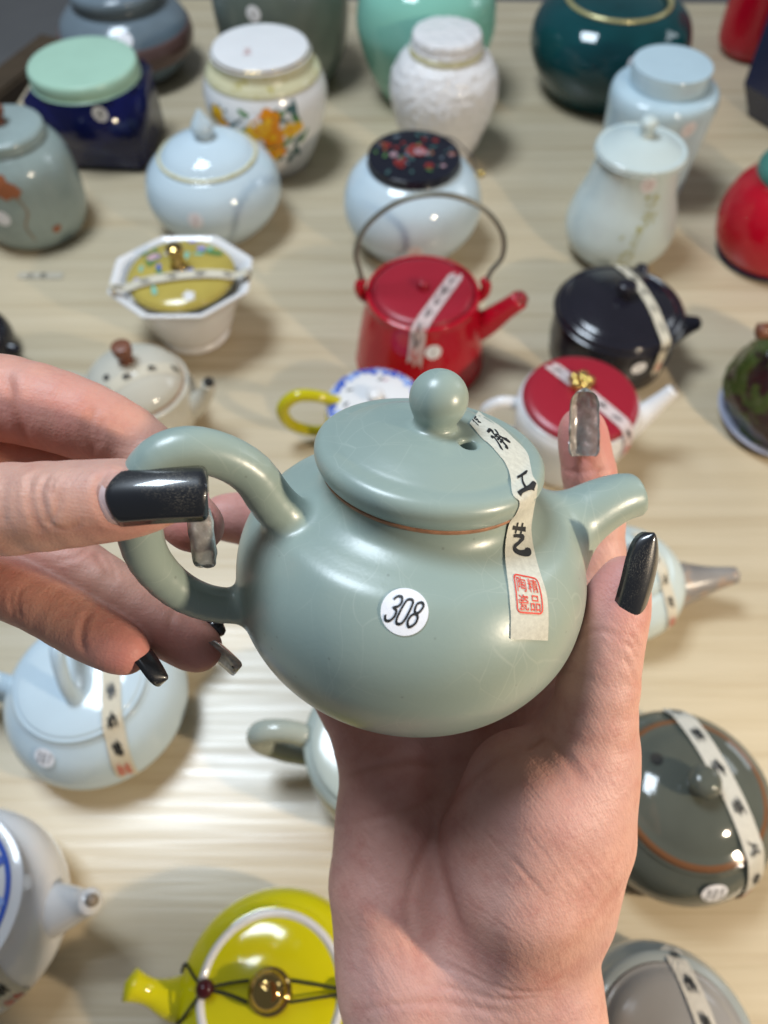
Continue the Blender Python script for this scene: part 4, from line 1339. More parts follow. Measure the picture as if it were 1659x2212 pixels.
# ================================================================== the held teapot (local frame, metres)
tilt, elev, yaw = R(7.5), R(32.5), R(-18.0)
POT_C = cp(887, 1237, 0.190)
def cam2w(v): return RIGHT * v[0] + UP * v[1] - FWD * v[2]
pu = cam2w((math.sin(tilt) * math.cos(elev), math.cos(tilt) * math.cos(elev), math.sin(elev))).normalized()
xr = cam2w((1, 0, 0)); xr = (xr - pu * xr.dot(pu)).normalized()
tow = xr.cross(pu).normalized()                      # towards the viewer when looking along -y
ps = (xr * math.cos(yaw) + tow * math.sin(yaw)).normalized()
py_ = pu.cross(ps).normalized()
POTM = Matrix.Translation(POT_C) @ Matrix((ps, py_, pu)).transposed().to_4x4()
POTI = POTM.inverted()
held = thing('teapot', 'crackled celadon teapot numbered 308 held up between two hands', 'teapot')
held.matrix_world = POTM
held.rotation_mode = 'QUATERNION'
held.matrix_world = POTM


def on_plane(X, Y):
    """where the sight line meets the teapot's spout-and-handle plane, in its own frame"""
    o = POTI @ CAM; d = POTI.to_3x3() @ ray(X, Y)
    t = -o.y / d.y
    p = o + d * t
    return (p.x, 0.0, p.z)


h = .0007
lo, hi = (-.090, -.050, -.036), (.070, .050, .056)
G = grid(lo, hi, h)
prof = [(.0225, -.0278), (.0300, -.0240), (.0372, -.0165), (.0415, -.0075), (.0424, .0000), (.0417, .0068), (.0393, .0128), (.0352, .0180),
        (.0310, .0202), (.0276, .0216), (.0248, .0234), (.0234, .0258), (.0232, .0283)]
P2 = crom([(0, -.0285), (.020, -.0285)] + prof + [(.0232, .0283), (0, .0283)], 6)
Rr = np.sqrt(G[0] ** 2 + G[1] ** 2)[:, :, 0]
def poly_sdf(P, r, z):
    d = np.full(np.broadcast(r, z).shape, 1e9); ins = np.zeros(d.shape, bool)
    for (r0, z0), (r1, z1) in zip(P[:-1], P[1:]):
        er, ez = r1 - r0, z1 - z0
        L2 = er * er + ez * ez
        if L2 < 1e-14: continue
        t = np.clip(((r - r0) * er + (z - z0) * ez) / L2, 0, 1)
        d = np.minimum(d, np.hypot(r - r0 - t * er, z - z0 - t * ez))
        c = (z0 > z) != (z1 > z)
        ins ^= c & (r < (r1 - r0) * (z - z0) / (z1 - z0 + 1e-15) + r0)
    return np.where(ins, -d, d)
def revolve(P, G, h):
    rt = np.arange(0, .10, h / 2); zt_ = G[2].ravel()
    T = poly_sdf(P, rt[:, None], zt_[None, :])
    Rr = np.sqrt(G[0] ** 2 + G[1] ** 2)[:, :, 0]
    u = np.clip(Rr / (h / 2), 0, len(rt) - 2.001); i = u.astype(int); w = (u - i)[..., None]
    return (T[i] * (1 - w) + T[i + 1] * w).astype(np.float32)
body = revolve(P2, G, h)
# handle
hp = [on_plane(*q) for q in ((655, 1150), (592, 1088), (545, 1024), (480, 985), (405, 972), (340, 998), (304, 1060), (300, 1135), (322, 1208), (380, 1270), (452, 1303), (530, 1308), (600, 1296))]
hpp = crom(hp, 3)
hr = crom([(r + 1e-8 * i_, 0) for i_, r in enumerate((.0056, .0049, .0046, .0045, .0046, .0047, .0047, .0046, .0044, .0042, .0040, .0041, .005))], 3)[:, 0]
hand_ = chain(G, hpp, hr, .0008)
sp = [on_plane(*q) for q in ((1130, 1232), (1182, 1180), (1233, 1133), (1290, 1096), (1342, 1074), (1386, 1070))]
spp = crom(sp, 3)
sr = crom([(r, 0) for r in (.0130, .0104, .0082, .0068, .0058, .0049)], 3)[:, 0]
spout = chain(G, spp, sr, .0012)
# open, slightly slanted mouth
tip = np.array(spp[-1]); td = np.array(spp[-1]) - np.array(spp[-4]); td /= np.linalg.norm(td); td2 = td + np.array((0, 0, .25)); td2 /= np.linalg.norm(td2)
cut = (G[0] - tip[0]) * td2[0] + (G[1] - tip[1]) * td2[1] + (G[2] - tip[2]) * td2[2] + .0012
spout = -smin(-spout, -cut, .0012)
tot = smin(body, hand_, .0026)
tot = smin(tot, spout, .0075)
bore = chain(G, [spp[-6], np.array(spp[-1]) + td * .01], [.0030, .0040], .001)
tot = -smin(-tot, bore, .0012)
V, Q = surface_nets(tot, lo, h)
NN = field_normals(V, tot, lo, h)
def near(path, rad, C):
    d = np.full(len(C), 1e9)
    for a, b_, ra, rb in zip(path[:-1], path[1:], rad[:-1], rad[1:]):
        a, b_ = np.array(a), np.array(b_); e_ = b_ - a
        t = np.clip(((C - a) @ e_) / (e_ @ e_), 0, 1)
        d = np.minimum(d, np.linalg.norm(C - a - t[:, None] * e_, axis=1) - (ra + (rb - ra) * t))
    return d
C = V[Q].mean(1)
rC = np.hypot(C[:, 0], C[:, 1])
bd = poly_sdf(P2, rC, C[:, 2])
isH = (near(hpp, hr, C) < .0004) & (bd > .0012) & (C[:, 0] < 0)
isS = (near(spp, sr, C) < .0010) & (bd > .0016) & (C[:, 0] > 0)
isS |= (C[:, 0] > .048)
for nm, keep in (('body', ~isH & ~isS), ('handle', isH), ('spout', isS)):
    v, q, n_ = pick(V, Q, NN, keep)
    np_mesh(nm, v, q, CELADON, held, n_)
BV = [Vector(v) for v in V]; BQ = [tuple(map(int, q)) for q in Q]

# lid with its ball knob and vent hole
hl = .00042
lo2, hi2 = (-.028, -.028, .0260), (.028, .028, .056)
G2 = grid(lo2, hi2, hl)
LP = crom([(0, .0288), (.0200, .0288), (.0232, .0287), (.0247, .0298), (.0258, .0322), (.0257, .0342), (.0246, .0356), (.0229, .0362), (.0211, .0365), (.0194, .0373), (.0150, .0390), (.0085, .0400), (0, .0404)], 6)
lidf = revolve(LP, G2, hl)
from mathutils import noise as mnoise
kc = np.array((0, 0, .0470))
knob = np.sqrt((G2[0] - kc[0]) ** 2 + (G2[1] - kc[1]) ** 2 + ((G2[2] - kc[2]) * 1.0) ** 2) - .0064
neck = cone_sdf(G2, (0, 0, .0385), (0, 0, .0440), .0046, .0040)
kn = smin(knob, neck, .0020)
lf = smin(lidf, kn, .0022)
# vent hole, in line with the sight line of the photograph's hole
o_ = POTI @ CAM; d_ = (POTI.to_3x3() @ ray(1010, 968)).normalized()
tt = (.0388 - o_.z) / d_.z
vp = o_ + d_ * tt
hole = cone_sdf(G2, (vp.x, vp.y, .0325), (vp.x, vp.y, .054), .0019, .0019)
lf = -smin(-lf, hole, .0009)
V2, Q2 = surface_nets(lf, lo2, hl)
N2 = field_normals(V2, lf, lo2, hl)
C2 = V2[Q2].mean(1)
isK = (np.hypot(C2[:, 0], C2[:, 1]) < .0068) & (C2[:, 2] > .0418)
v, q, n_ = pick(V2, Q2, N2, ~isK)
# a hand-made, slightly wavy edge
lidobj = np_mesh('lid', v, q, CELADON, held, n_)
v, q, n_ = pick(V2, Q2, N2, isK)
np_mesh('knob', v, q, CELADON, lidobj, n_)
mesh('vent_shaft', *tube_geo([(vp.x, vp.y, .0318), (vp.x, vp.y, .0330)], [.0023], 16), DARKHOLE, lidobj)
lathe('rim', [(.0200, .0277), (.0232, .0277), (.0239, .0283), (.0237, .0290), (.0200, .0292), (.0200, .0277)], TERRA, held, n=3)

# --- paper tape over lid and shoulder
k0 = len(BV)
BVH = BVHTree.FromPolygons(BV + [Vector(v) for v in V2], BQ + [tuple(int(i) + k0 for i in q) for q in Q2])
edges = [((1014, 914), (1034, 888)), ((1026, 928), (1048, 900)), ((1042, 947), (1063, 909)), ((1058, 960), (1084, 923)), ((1076, 980), (1107, 944)), ((1089, 996), (1126, 962)), ((1098, 1014), (1140, 980)),
         ((1103, 1032), (1146, 1004)), ((1105, 1056), (1150, 1025)), ((1110, 1072), (1160, 1043)), ((1121, 1082), (1160, 1066)), ((1121, 1096), (1156, 1086)),
         ((1113, 1113), (1152, 1108)), ((1101, 1129), (1148, 1137)), ((1094, 1158), (1150, 1165)), ((1091, 1192), (1157, 1202)), ((1094, 1230), (1170, 1246)), ((1100, 1280), (1182, 1288)), ((1103, 1326), (1185, 1332)), ((1103, 1380), (1184, 1384))]
EL = crom([e_[0] for e_ in edges], 4); ER = crom([e_[1] for e_ in edges], 4)
NV = 8
camL = POTI @ CAM
rows = []
for a, b_ in zip(EL, ER):
    row = []
    for j in range(NV + 1):
        p = a + (b_ - a) * j / NV
        d = POTI.to_3x3() @ ray(p[0], p[1])
        hit = BVH.ray_cast(camL, d.normalized())
        row.append((d, (hit[0] - camL).dot(d) / d.dot(d) if hit[0] is not None else np.nan))
    rows.append(row)
D = np.array([[c[1] for c in r] for r in rows])
D = np.where(np.isnan(D), np.nanmedian(D), D)
D = np.clip(D, .10, .22)
Dm = D.copy()
Dm[1:-1] = np.minimum(np.minimum(D[:-2], D[2:]), D[1:-1])
gap_ = np.clip(1 - np.abs(np.arange(len(D)) - 45) / 9.0, 0, 1)[:, None]
D = D * (1 - gap_) + Dm * gap_
Ds = D.copy()
for _ in range(14):
    Ds[1:-1] = (Ds[:-2] + 2 * Ds[1:-1] + Ds[2:]) / 4
    Ds[:, 1:-1] = (Ds[:, :-2] + 2 * Ds[:, 1:-1] + Ds[:, 2:]) / 4
    Ds = np.minimum(Ds, D)
Ds -= .00022
TP = np.array([[np.array(camL + rows[i][j][0] * Ds[i, j]) for j in range(NV + 1)] for i in range(len(rows))])
nr = len(TP)
for i in range(nr):
    for j in range(NV + 1):
        p_ = Vector(TP[i, j]); w_ = mnoise.noise(p_ * 260) * .00007 + mnoise.noise(p_ * 900) * .00002
        edge_ = mnoise.noise(Vector((i * .31, 3.0 if j == 0 else 9.0, 0))) * .00012 if j in (0, NV) else 0
        TP[i, j] += np.array((camL - p_).normalized()) * (w_ + .00008)
        if edge_: TP[i, j] += (TP[i, NV // 2] - TP[i, j]) / np.linalg.norm(TP[i, NV // 2] - TP[i, j]) * edge_
tapeo = mesh('paper_tape', TP.reshape(-1, 3), [(i * (NV + 1) + j, i * (NV + 1) + j + 1, (i + 1) * (NV + 1) + j + 1, (i + 1) * (NV + 1) + j) for i in range(nr - 1) for j in range(NV)][::1], TAPE, held)
ctrl = TP[:, NV // 2]
CL = np.concatenate([[0], np.cumsum(np.linalg.norm(np.diff(ctrl, axis=0), axis=1))])
def on_tape(s, w, lift=.00018):
    """s metres along, w in -0.5..0.5 across"""
    i = float(np.interp(s, CL, np.arange(nr))); i0 = min(int(i), nr - 2); fi = i - i0
    j = (w + .5) * NV; j0 = int(np.clip(j, 0, NV - 1)); fj = j - j0
    p = (TP[i0, j0] * (1 - fj) + TP[i0, j0 + 1] * fj) * (1 - fi) + (TP[i0 + 1, j0] * (1 - fj) + TP[i0 + 1, j0 + 1] * fj) * fi
    return p + (np.array(camL) - p) / np.linalg.norm(np.array(camL) - p) * lift
def tape_print(name, V2_, F, rowi, size, mat, aspect=1.0, dw=0.0, wmm=None):
    s0 = float(np.interp(rowi * 4, np.arange(nr), CL))
    wid = np.linalg.norm(TP[int(min(rowi * 4, nr - 1)), -1] - TP[int(min(rowi * 4, nr - 1)), 0])
    wid = wmm or wid
    return mesh(name, [on_tape(s0 - p[1] * size * aspect, np.clip(p[0] * size / wid + dw, -.49, .49)) for p in V2_], F, mat, tapeo, False)
for nm, rowi, size, asp, dw in (('chuan', .3, .0060, 1.0, -.05), ('cheng', 3.3, .0066, 1.15, .02), ('gong', 8.0, .0062, 1.1, .05), ('yi', 14.05, .0060, 1.3, -.02)):
    v, f = glyph(nm)
    tape_print('character', v, f, rowi, size, INK, asp, dw)
v, f = seal2d(1.0)
tape_print('seal', v, f, 16.95, .0066, REDINK, 1.14, .02)

# --- round number sticker, rigid paper disc
sd = POTI.to_3x3() @ ray(874, 1321)
hit = BVH.ray_cast(camL, sd.normalized())
sc_, sn = hit[0], hit[1].normalized()
sx = (POTI.to_3x3() @ cam2w((1, -.28, 0))); sx = (sx - sn * sx.dot(sn)).normalized(); sy = sn.cross(sx).normalized()
def on_body(x, y, lift):
    p = sc_ + sx * x + sy * y + sn * .01
    hh = BVH.ray_cast(p, -sn)
    q = hh[0] if hh[0] is not None else p - sn * .01
    return tuple(q + sn * lift)
SR = .0047
V_, F_ = disc2d(SR, 6, 48)
nb = len(V_)
Vs = [on_body(x, y, .00022) for x, y in V_] + [on_body(x, y, .00022) for x, y in V_[-48:]] + [on_body(x, y, .00002) for x, y in V_[-48:]]
for k in range(48):
    j = (k + 1) % 48
    F_.append((nb + j, nb + k, nb + 48 + k, nb + 48 + j))
stk = mesh('number_sticker', Vs, F_, STICK, held)
for k, ch in enumerate('308'):
    v, f = glyph(ch)
    v = v * np.array((.0038, .0057))
    v = np.stack([v[:, 0] + v[:, 1] * .22 + (k - 1) * .00220, v[:, 1]], 1)
    mesh('digit', [on_body(x, y, .00032) for x, y in v], f, INK, stk, False)


# ================================================================== hands
def mm(X, Y, d):
    """metres: a hand joint seen at X, Y at depth d millimetres"""
    return np.array(cp(X, Y, d / 1000.0))


def build_hand(name, label, palm, kp, fingers, kf, lo_pad, voxel, mat, tips, creases, kjoin=.006, carve=None):
    allp = [p for pts, rad in palm + fingers for p in pts]
    rmax = max(r for pts, rad in palm + fingers for r in rad)
    lo = np.min(allp, 0) - rmax - .003; hi = np.max(allp, 0) + rmax + .003
    G = grid(lo, hi, voxel)
    def f32(pts): return [np.asarray(p, np.float32) for p in pts]
    shp = tuple(g.size for g in G)
    P = np.full(shp, 1.0, np.float32); Fg = np.full(shp, 1.0, np.float32)
    def sub(pts, rad, pad):
        a_, b_ = np.min(pts, 0) - max(rad) - pad, np.max(pts, 0) + max(rad) + pad
        sl = tuple(slice(max(0, int((a_[i] - lo[i]) / voxel)), max(1, int((b_[i] - lo[i]) / voxel) + 2)) for i in range(3))
        return sl, (G[0][sl[0]], G[1][:, sl[1]], G[2][:, :, sl[2]])
    for pts, rad in palm:
        sl, g_ = sub(pts, rad, .012)
        P[sl] = smin(P[sl], chain(g_, f32(pts), rad, .002), kp)
    for pts, rad in fingers:
        q_ = crom(pts, 3); r_ = np.interp(np.linspace(0, len(rad) - 1, len(q_)), np.arange(len(rad)), rad)
        sl, g_ = sub(q_, r_, .010)
        Fg[sl] = smin(Fg[sl], chain(g_, f32(q_), r_, kf), .0012)
    tot = smin(P, Fg, kjoin) if Fg is not None else P
    if carve:
        for pts, rad, k in carve:
            tot = -smin(-tot, chain(G, f32(pts), rad, .002), k)
    V, Q = surface_nets(tot, lo, voxel)
    N = field_normals(V, tot, lo, voxel)
    bvh = BVHTree.FromPolygons([Vector(v) for v in V], [tuple(map(int, q)) for q in Q])
    disp = np.zeros(len(V)); dark = np.zeros(len(V))
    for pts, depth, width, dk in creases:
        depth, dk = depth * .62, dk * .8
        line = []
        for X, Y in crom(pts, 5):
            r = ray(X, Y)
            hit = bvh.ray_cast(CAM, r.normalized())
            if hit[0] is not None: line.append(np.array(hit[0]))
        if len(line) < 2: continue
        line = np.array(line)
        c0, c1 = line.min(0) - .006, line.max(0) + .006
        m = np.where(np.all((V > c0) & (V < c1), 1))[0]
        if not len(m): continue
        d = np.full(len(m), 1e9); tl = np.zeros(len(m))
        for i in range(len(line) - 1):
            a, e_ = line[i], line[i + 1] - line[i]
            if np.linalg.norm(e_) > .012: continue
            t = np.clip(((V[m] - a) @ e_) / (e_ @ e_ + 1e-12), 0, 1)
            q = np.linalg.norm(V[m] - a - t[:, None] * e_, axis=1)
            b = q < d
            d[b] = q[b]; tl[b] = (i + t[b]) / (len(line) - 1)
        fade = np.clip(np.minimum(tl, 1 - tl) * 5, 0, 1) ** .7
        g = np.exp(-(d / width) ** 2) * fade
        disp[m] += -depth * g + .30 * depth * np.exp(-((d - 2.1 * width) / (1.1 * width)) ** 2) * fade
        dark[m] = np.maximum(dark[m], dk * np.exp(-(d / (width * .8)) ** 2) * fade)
    V = V + N * disp[:, None]
    o = np_mesh(name, V, Q, mat)
    fl_ = np.zeros(len(V))
    for p, rad_, k in tips:
        fl_ = np.maximum(fl_, k * np.exp(-(np.linalg.norm(V - p, axis=1) / rad_) ** 2))
    a = o.data.attributes.new('flush', 'FLOAT', 'POINT'); a.data.foreach_set('value', fl_.astype(np.float32))
    a = o.data.attributes.new('crease', 'FLOAT', 'POINT'); a.data.foreach_set('value', dark.astype(np.float32))
    tag(o, label, 'hand')
    return o


def nail(name, base, tip, dorsal, w0, w1, arc, sag, mat, parent, thick=.0006, square=3.0, label=None, n=26, m=12, tip_w=None, dome=0.0):
    """curved plate from base to tip; dorsal is the outward side"""
    base, tip, dorsal = map(lambda q: np.array(q, float), (base, tip, dorsal))
    ax = tip - base; L_ = np.linalg.norm(ax); ax /= L_
    dn = dorsal - ax * (dorsal @ ax); dn /= np.linalg.norm(dn)
    sd = np.cross(ax, dn)
    V, F = [], []
    def pt(u, v, off):
        # u 0..1 along, v -1..1 across
        hw = (w0 + (w1 - w0) * u) / 2
        e0 = 0.13
        if u < e0: hw *= math.sqrt(max(0.0, 1 - ((e0 - u) / e0) ** 2 * .42))
        e1 = .48 if square < 2.4 else (.30 if square < 4 else .16)
        if u > 1 - e1:
            q = (u - 1 + e1) / e1
            hw *= max(0.0, 1 - q ** square) ** (1 / square)
        uu = u
        # rounded free edge
        bow = (1 - v * v)
        along = L_ * (u - (1 - bow) * (.03 * (u > .5) * (u - .5) * 2) + (1 - bow) * .03 * max(0, 1 - u / .25))
        hgt_ = arc * (1 - v * v) - arc + sag * math.sin(math.pi * u) + dome * math.sin(math.pi * min(1, u * 1.1))
        return base + ax * along + sd * (hw * v) + dn * (hgt_ + off)
    for off in (thick, 0.0):
        for i in range(n + 1):
            for j in range(m + 1):
                u = .5 - .5 * math.cos(math.pi * i / n); v = -1 + 2 * j / m
                edge = min(1.0, min(u, 1 - u) / .05) * 1.0
                ed2 = min(1.0, (1 - abs(v)) / .12)
                k = (edge * ed2) ** .5
                o_ = off * (k if off > 0 else 1)
                V.append(pt(u, v, o_))
    W_ = m + 1; S_ = (n + 1) * W_
    for i in range(n):
        for j in range(m):
            a = i * W_ + j
            F.append((a, a + W_, a + W_ + 1, a + 1))
            F.append((S_ + a + 1, S_ + a + W_ + 1, S_ + a + W_, S_ + a))
    rim_ = [j for j in range(m + 1)] + [i * W_ + m for i in range(1, n + 1)] + [n * W_ + j for j in range(m - 1, -1, -1)] + [i * W_ for i in range(n - 1, 0, -1)]
    for k in range(len(rim_)):
        a, b_ = rim_[k], rim_[(k + 1) % len(rim_)]
        F.append((a, b_, S_ + b_, S_ + a))
    bm = bmesh.new()
    vs = [bm.verts.new(tuple(p)) for p in V]
    for f in F:
        try: bm.faces.new([vs[i] for i in f])
        except ValueError: pass
    bmesh.ops.remove_doubles(bm, verts=bm.verts, dist=1e-6)
    bmesh.ops.recalc_face_normals(bm, faces=bm.faces)
    me = bpy.data.meshes.new(name); bm.to_mesh(me); bm.free()
    for p in me.polygons: p.use_smooth = True
    me.materials.append(mat)
    # origin at the nail with x along it, so the polish texture runs with the nail
    M = Matrix.Identity(4)
    for r_ in range(3):
        M[r_][0], M[r_][1], M[r_][2], M[r_][3] = ax[r_], sd[r_], dn[r_], base[r_]
    me.transform(M.inverted())
    o = bpy.data.objects.new(name, me); COL.objects.link(o)
    o.parent = parent
    o.matrix_world = M
    if label: o['label'] = label
    LASTN.append(o)
    return o


LASTN = []
BNAIL, CNAIL = black_nail(), clear_nail()
SKIN_R = skin_mat('palm_skin', (0.600, 0.325, 0.262), (0.55, 0.205, 0.185), 0.62, .50)
SKIN_L = skin_mat('finger_skin', (0.610, 0.330, 0.242), (0.57, 0.215, 0.190), 1.45, .36)
TOV = np.array(-FWD)           # towards the lens
def camdir(x, y, z): return np.array(cam2w((x, y, z)))

# ---- right side: open hand, palm to the lens, under the pot
palm = [
    ([mm(905, 2900, 208), mm(912, 2350, 210), mm(900, 2130, 212)], [.0185, .0180, .0170]),
    ([mm(1190, 2900, 205), mm(1185, 2350, 207), mm(1170, 2130, 209)], [.0190, .0180, .0165]),
    ([mm(1040, 2700, 206), mm(1045, 2150, 211)], [.0190, .0165]),
    ([mm(860, 2130, 216), mm(834, 1900, 222), mm(828, 1640, 228)], [.0165, .0155, .0125]),
    ([mm(950, 2130, 216), mm(920, 1850, 225), mm(905, 1570, 233)], [.0150, .0135, .0125]),
    ([mm(1040, 2130, 213), mm(1020, 1850, 223), mm(1010, 1500, 236)], [.0150, .0130, .0125]),
    ([mm(1120, 2100, 213), mm(1120, 1800, 224), mm(1140, 1500, 237)], [.0145, .0130, .0125]),
    # hypothenar pad
    ([mm(850, 2080, 214), mm(840, 1930, 215), mm(838, 1780, 219)], [.0120, .0130, .0115]),
    # thenar pad
    ([mm(1120, 2060, 207), mm(1135, 1900, 199), mm(1165, 1745, 196.5)], [.0150, .0185, .0180]),
    ([mm(1215, 1950, 207), mm(1235, 1800, 203), mm(1262, 1660, 199)], [.0145, .0158, .0125]),
    ([mm(1070, 1800, 205), mm(1115, 1690, 203)], [.0125, .0120]),
    # web between thumb and index
    ([mm(1255, 1660, 203), mm(1200, 1540, 224)], [.0100, .0110]),
    ([mm(1278, 1570, 202), mm(1240, 1440, 230)], [.0085, .0095]),
]
fingers = [
    # thumb
    ([mm(1225, 1780, 201), mm(1270, 1610, 196), mm(1302, 1420, 190), mm(1330, 1310, 188), mm(1350, 1248, 187)], [.0145, .0112, .0092, .0080, .0052]),
    # index, up behind the spout
    ([mm(1140, 1520, 232), mm(1262, 1330, 236), mm(1285, 1130, 232), mm(1264, 975, 226), mm(1257, 925, 224)], [.0118, .0098, .0086, .0072, .0062]),
    # middle, round the back, seen through the handle
    ([mm(1010, 1510, 236), mm(900, 1330, 250), mm(690, 1180, 248), mm(545, 1125, 240), mm(480, 1118, 236)], [.0120, .0098, .0090, .0080, .0066]),
    # ring
    ([mm(905, 1580, 230), mm(790, 1440, 244), mm(680, 1320, 244), mm(590, 1270, 238)], [.0115, .0095, .0085, .0066]),
    # little
    ([mm(832, 1650, 221), mm(770, 1560, 229), mm(720, 1480, 232), mm(690, 1440, 231)], [.0110, .0086, .0076, .0060]),
]
creases = [
    # life line round the thenar
    ([(1150, 1615), (1060, 1650), (985, 1720), (925, 1820), (885, 1920), (885, 2010), (915, 2080)], .0005, .0014, .30),
    ([(1180, 1592), (1165, 1600), (1135, 1622)], .0007, .0009, .5),
    ([(1172, 1588), (1200, 1612), (1230, 1650), (1262, 1700)], .0005, .0010, .35),
    ([(1205, 1600), (1245, 1650), (1275, 1700)], .00025, .0006, .15),
    ([(735, 1685), (800, 1660), (880, 1650), (960, 1655)], .0007, .0012, .4),
    ([(733, 1780), (810, 1765), (900, 1740), (975, 1690)], .0004, .0010, .25),
    # wrist
    ([(775, 2185), (850, 2170), (940, 2165), (1040, 2180), (1120, 2190)], .0004, .0008, .25),
    ([(900, 2125), (980, 2135), (1080, 2160), (1180, 2150)], .0003, .0006, .18),
    ([(930, 2075), (1010, 2105), (1100, 2140), (1200, 2140)], .0003, .0006, .18),
    # thumb joint
    ([(1232, 1380), (1262, 1368), (1300, 1362), (1350, 1378)], .0003, .0008, .14),
    ([(1345, 1385), (1365, 1400), (1378, 1425)], .0004, .0006, .28),
    ([(1352, 1365), (1372, 1385), (1384, 1408)], .0004, .0006, .28),
    ([(1345, 1420), (1362, 1445), (1374, 1475)], .0003, .0006, .22),
    ([(1208, 1440), (1240, 1452), (1285, 1470)], .0002, .0007, .10),
    # index
    ([(1206, 1010), (1240, 1020), (1280, 1016), (1306, 1006)], .0003, .0007, .15),
]
# fine slanting lines over the thenar
rr = random.Random(21)
for k in range(26):
    x0 = 960 + 12 * k + rr.uniform(-8, 8); y0 = 1730 + 9 * k * (1 if k < 13 else .4) + rr.uniform(-16, 16)
    ln = rr.uniform(140, 300)
    sl = rr.uniform(.95, 1.25)
    creases.append(([(x0, y0), (x0 + ln * .25, y0 + ln * .25 * sl + 4), (x0 + ln * .5, y0 + ln * .52 * sl)], rr.uniform(.00006, .00013), .00045, rr.uniform(.10, .22)))
for k in range(16):
    x0 = 880 + rr.uniform(0, 90); y0 = 1880 + 17 * k
    creases.append(([(x0, y0), (x0 + 60, y0 + 32), (x0 + 150, y0 + 90), (x0 + 230, y0 + 150)], rr.uniform(.00006, .00012), .00045, rr.uniform(.10, .20)))
for k in range(12):
    x0 = 745 + rr.uniform(0, 70); y0 = 1700 + 38 * k
    creases.append(([(x0, y0), (x0 + 55, y0 + rr.uniform(20, 60)), (x0 + 90, y0 + rr.uniform(60, 130))], rr.uniform(.00006, .00014), .0006, rr.uniform(.04, .10)))
tips = [(mm(1345, 1255, 180), .011, .75), (mm(1258, 940, 218), .016, .85), (mm(480, 1118, 228), .03, .4), (mm(800, 1650, 205), .022, .35), (mm(1150, 1700, 182), .016, .20), (mm(830, 1900, 195), .03, .22)]
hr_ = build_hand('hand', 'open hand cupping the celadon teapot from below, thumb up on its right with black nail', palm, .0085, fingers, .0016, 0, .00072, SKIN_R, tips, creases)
# nails of that hand
nail('thumbnail', mm(1370, 1338, 181.0), mm(1413, 1150, 176.5), camdir(.40, .10, .91), .0098, .0096, .0028, .0008, BNAIL, hr_, .0005, 2.39, 'long glossy black thumbnail')
NBED = ceramic('bare_nail_bed', (.60, .42, .40), .35, .06)
nail('nail_bed', mm(1366, 1352, 181.9), mm(1388, 1262, 179.6), camdir(.40, .10, .91), .0094, .0096, .0028, .0003, NBED, hr_, .0004, 3.0)
nail('fingernail', mm(1262, 985, 218.6), mm(1263, 838, 213), camdir(.25, .30, -.9), .0086, .0078, .0030, .0004, CNAIL, hr_, .0006, 3.2, 'clear glittery grey fingernail')
lumpy(LASTN[-1], .0003, 420, 3)

# ---- left side: thumb in front of the handle, index through it, two fingers below
KL = 0.905
def mL(X, Y, d): return mm(X, Y, d * KL)


palmL = [
    ([mL(-420, 880, 218), mL(-170, 850, 215)], [.0150, .0125]),
    ([mL(-420, 1000, 218), mL(-190, 1010, 217)], [.0150, .0125]),
    ([mL(-420, 1120, 218), mL(-150, 1150, 217)], [.0150, .0125]),
    ([mL(-420, 1220, 216), mL(-140, 1260, 215)], [.0140, .0115]),
    ([mL(-430, 1180, 200), mL(-250, 1135, 190)], [.0150, .0135]),
    ([mL(-300, 1000, 206), mL(-120, 960, 206)], [.0120, .0100]),
    ([mL(-950, 1080, 232), mL(-420, 1050, 218)], [.0190, .0185]),
    ([mL(-950, 1180, 230), mL(-420, 1150, 214)], [.0190, .0175]),
]
fingersL = [
    # thumb
    ([mL(-280, 1140, 190), mL(-120, 1112, 180), mL(100, 1094, 173), mL(270, 1078, 171), mL(350, 1070, 171)], [.0132, .0112, .0098, .0086, .0062]),
    # palm side behind the thumb
    ([mL(-150, 985, 226), mL(60, 1010, 226), mL(165, 1040, 225)], [.0150, .0135, .0100]),
    # index: bends down behind the handle and comes through the ring
    ([mL(-190, 832, 215), mL(20, 862, 208), mL(180, 908, 207), mL(310, 975, 209), mL(392, 1105, 200), mL(428, 1138, 195)], [.0132, .0114, .0104, .0086, .0074, .0064]),
    # middle
    ([mL(-150, 1140, 217), mL(60, 1195, 213), mL(175, 1240, 211), mL(300, 1322, 209), mL(400, 1384, 207), mL(432, 1402, 206)], [.0120, .0094, .0088, .0078, .0068, .0056]),
    # ring
    ([mL(-150, 1235, 214), mL(0, 1262, 207), mL(70, 1290, 204), mL(180, 1358, 200), mL(250, 1395, 197), mL(276, 1409, 196)], [.0112, .0086, .0081, .0073, .0064, .0050]),
]
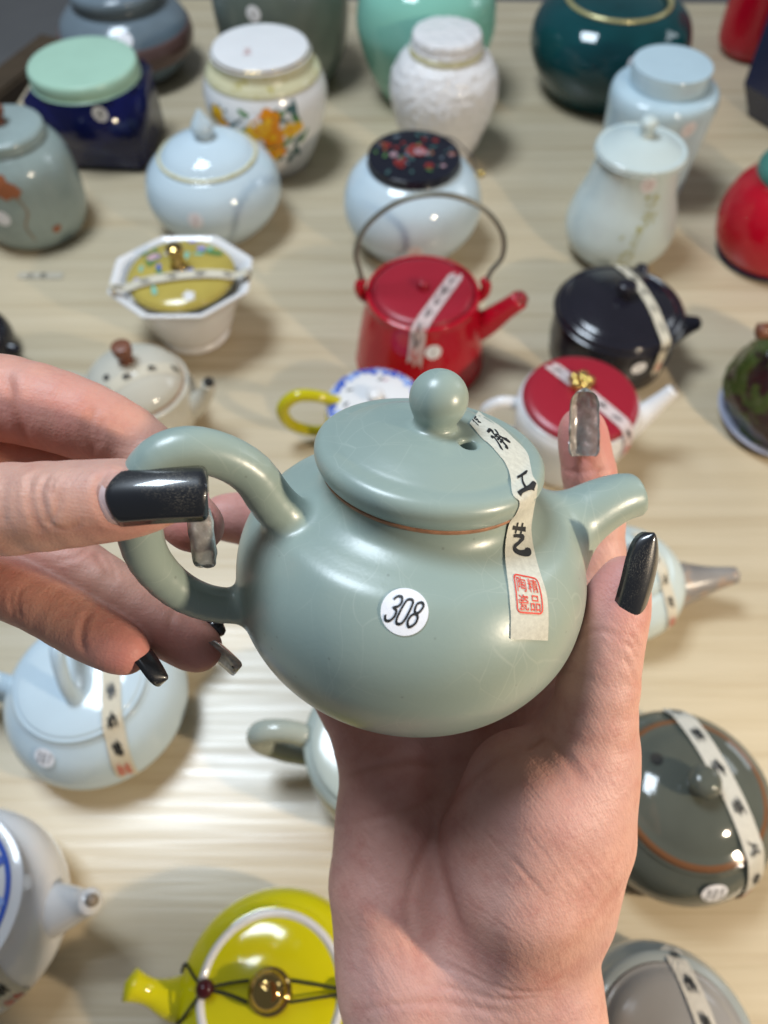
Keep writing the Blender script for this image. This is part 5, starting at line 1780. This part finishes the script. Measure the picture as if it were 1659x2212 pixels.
creasesL = [
    # thumb joint folds
    ([(72, 1020), (64, 1050), (68, 1090), (82, 1130), (96, 1150)], .0004, .0009, .30),
    ([(108, 1026), (92, 1060), (96, 1100), (112, 1140)], .0005, .0008, .36),
    ([(122, 1030), (112, 1058), (124, 1092), (116, 1124)], .0004, .0006, .32),
    ([(134, 1040), (128, 1066), (136, 1090)], .0003, .0006, .24),
    ([(100, 1120), (118, 1140), (150, 1142), (176, 1128)], .0003, .0007, .20),
    ([(40, 1040), (34, 1085), (42, 1130)], .00015, .0008, .08), ([(14, 1040), (8, 1085), (14, 1140)], .00012, .0008, .06),
    # nail fold
    ([(240, 1016), (220, 1034), (214, 1066), (222, 1100), (244, 1128), (290, 1134)], .0006, .0010, .28),
    # index folds
    ([(206, 880), (196, 915), (196, 955), (204, 985)], .0006, .0010, .40),
    ([(222, 900), (214, 935), (214, 968)], .0004, .0007, .22),
    ([(186, 890), (178, 925), (180, 960)], .0002, .0007, .12),
    ([(10, 800), (22, 840), (28, 880), (46, 925), (60, 960)], .0009, .0013, .45),
    # between middle and ring
    ([(120, 1212), (160, 1206), (196, 1182)], .0003, .0007, .18),
    ([(205, 1195), (225, 1222), (240, 1252)], .0004, .0008, .28),
    ([(228, 1200), (246, 1232), (250, 1258)], .0003, .0006, .20),
    ([(400, 1296), (378, 1318), (366, 1352), (372, 1372)], .0004, .0008, .24),
    ([(30, 1272), (24, 1300), (34, 1330)], .0003, .0008, .22), ([(46, 1268), (38, 1300), (46, 1335)], .0003, .0006, .18),
    ([(196, 1318), (180, 1345), (176, 1385), (186, 1412)], .0004, .0009, .26),
]
tipsL = [(mL(425, 1140, 190), .010, .9), (mL(300, 1420, 190), .014, .85), (mL(435, 1405, 193), .014, .85), (mL(300, 1120, 164), .010, .35), (mL(140, 890, 196), .018, .45), (mL(60, 1220, 202), .014, .4), (mL(20, 900, 196), .016, .55)]
palmL = [(p_, [r * KL for r in q_]) for p_, q_ in palmL]
fingersL = [(p_, [r * KL for r in q_]) for p_, q_ in fingersL]
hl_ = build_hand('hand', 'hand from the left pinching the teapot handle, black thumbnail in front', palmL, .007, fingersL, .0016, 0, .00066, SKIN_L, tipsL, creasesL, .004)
nail('thumbnail', mL(226, 1070, 161.9), mL(449, 1058, 161.8), camdir(-.02, .16, .97), .0116, .0112, .0034, .0011, BNAIL, hl_, .0006, 5.0, 'long glossy black thumbnail with square tip')
NBED = ceramic('bare_nail_bed', (.60, .42, .40), .35, .06)
nail('nail_bed', mL(213, 1071, 162.5), mL(300, 1066, 162.2), camdir(-.02, .16, .97), .0116, .0114, .0034, .0003, NBED, hl_, .0004, 5.0)
nail('fingernail', mL(440, 1092, 189.5), mL(458, 1226, 188), camdir(.84, .14, .40), .0080, .0070, .0026, .0005, CNAIL, hl_, .0008, 2.6, 'clear glittery grey fingernail')
lumpy(LASTN[-1], .0004, 420)
nail('fingernail', mL(428, 1364, 209), mL(522, 1440, 203), camdir(.45, .55, -.45), .0094, .0086, .0022, .0004, CNAIL, hl_, .0007, 2.6, 'clear grey fingernail with dark gem')
for X, Y, d, r in ((452, 1346, 211, .0022), (464, 1354, 210.5, .0024), (474, 1362, 210, .0016)):
    ball('nail_gem', tuple(mL(X, Y, d)), r, BNAIL, hl_, seg=10)
nail('fingernail', mL(284, 1366, 200), mL(362, 1468, 194), camdir(.66, .55, -.05), .0096, .0086, .0028, .0007, BNAIL, hl_, .0005, 2.39, 'long glossy black fingernail')
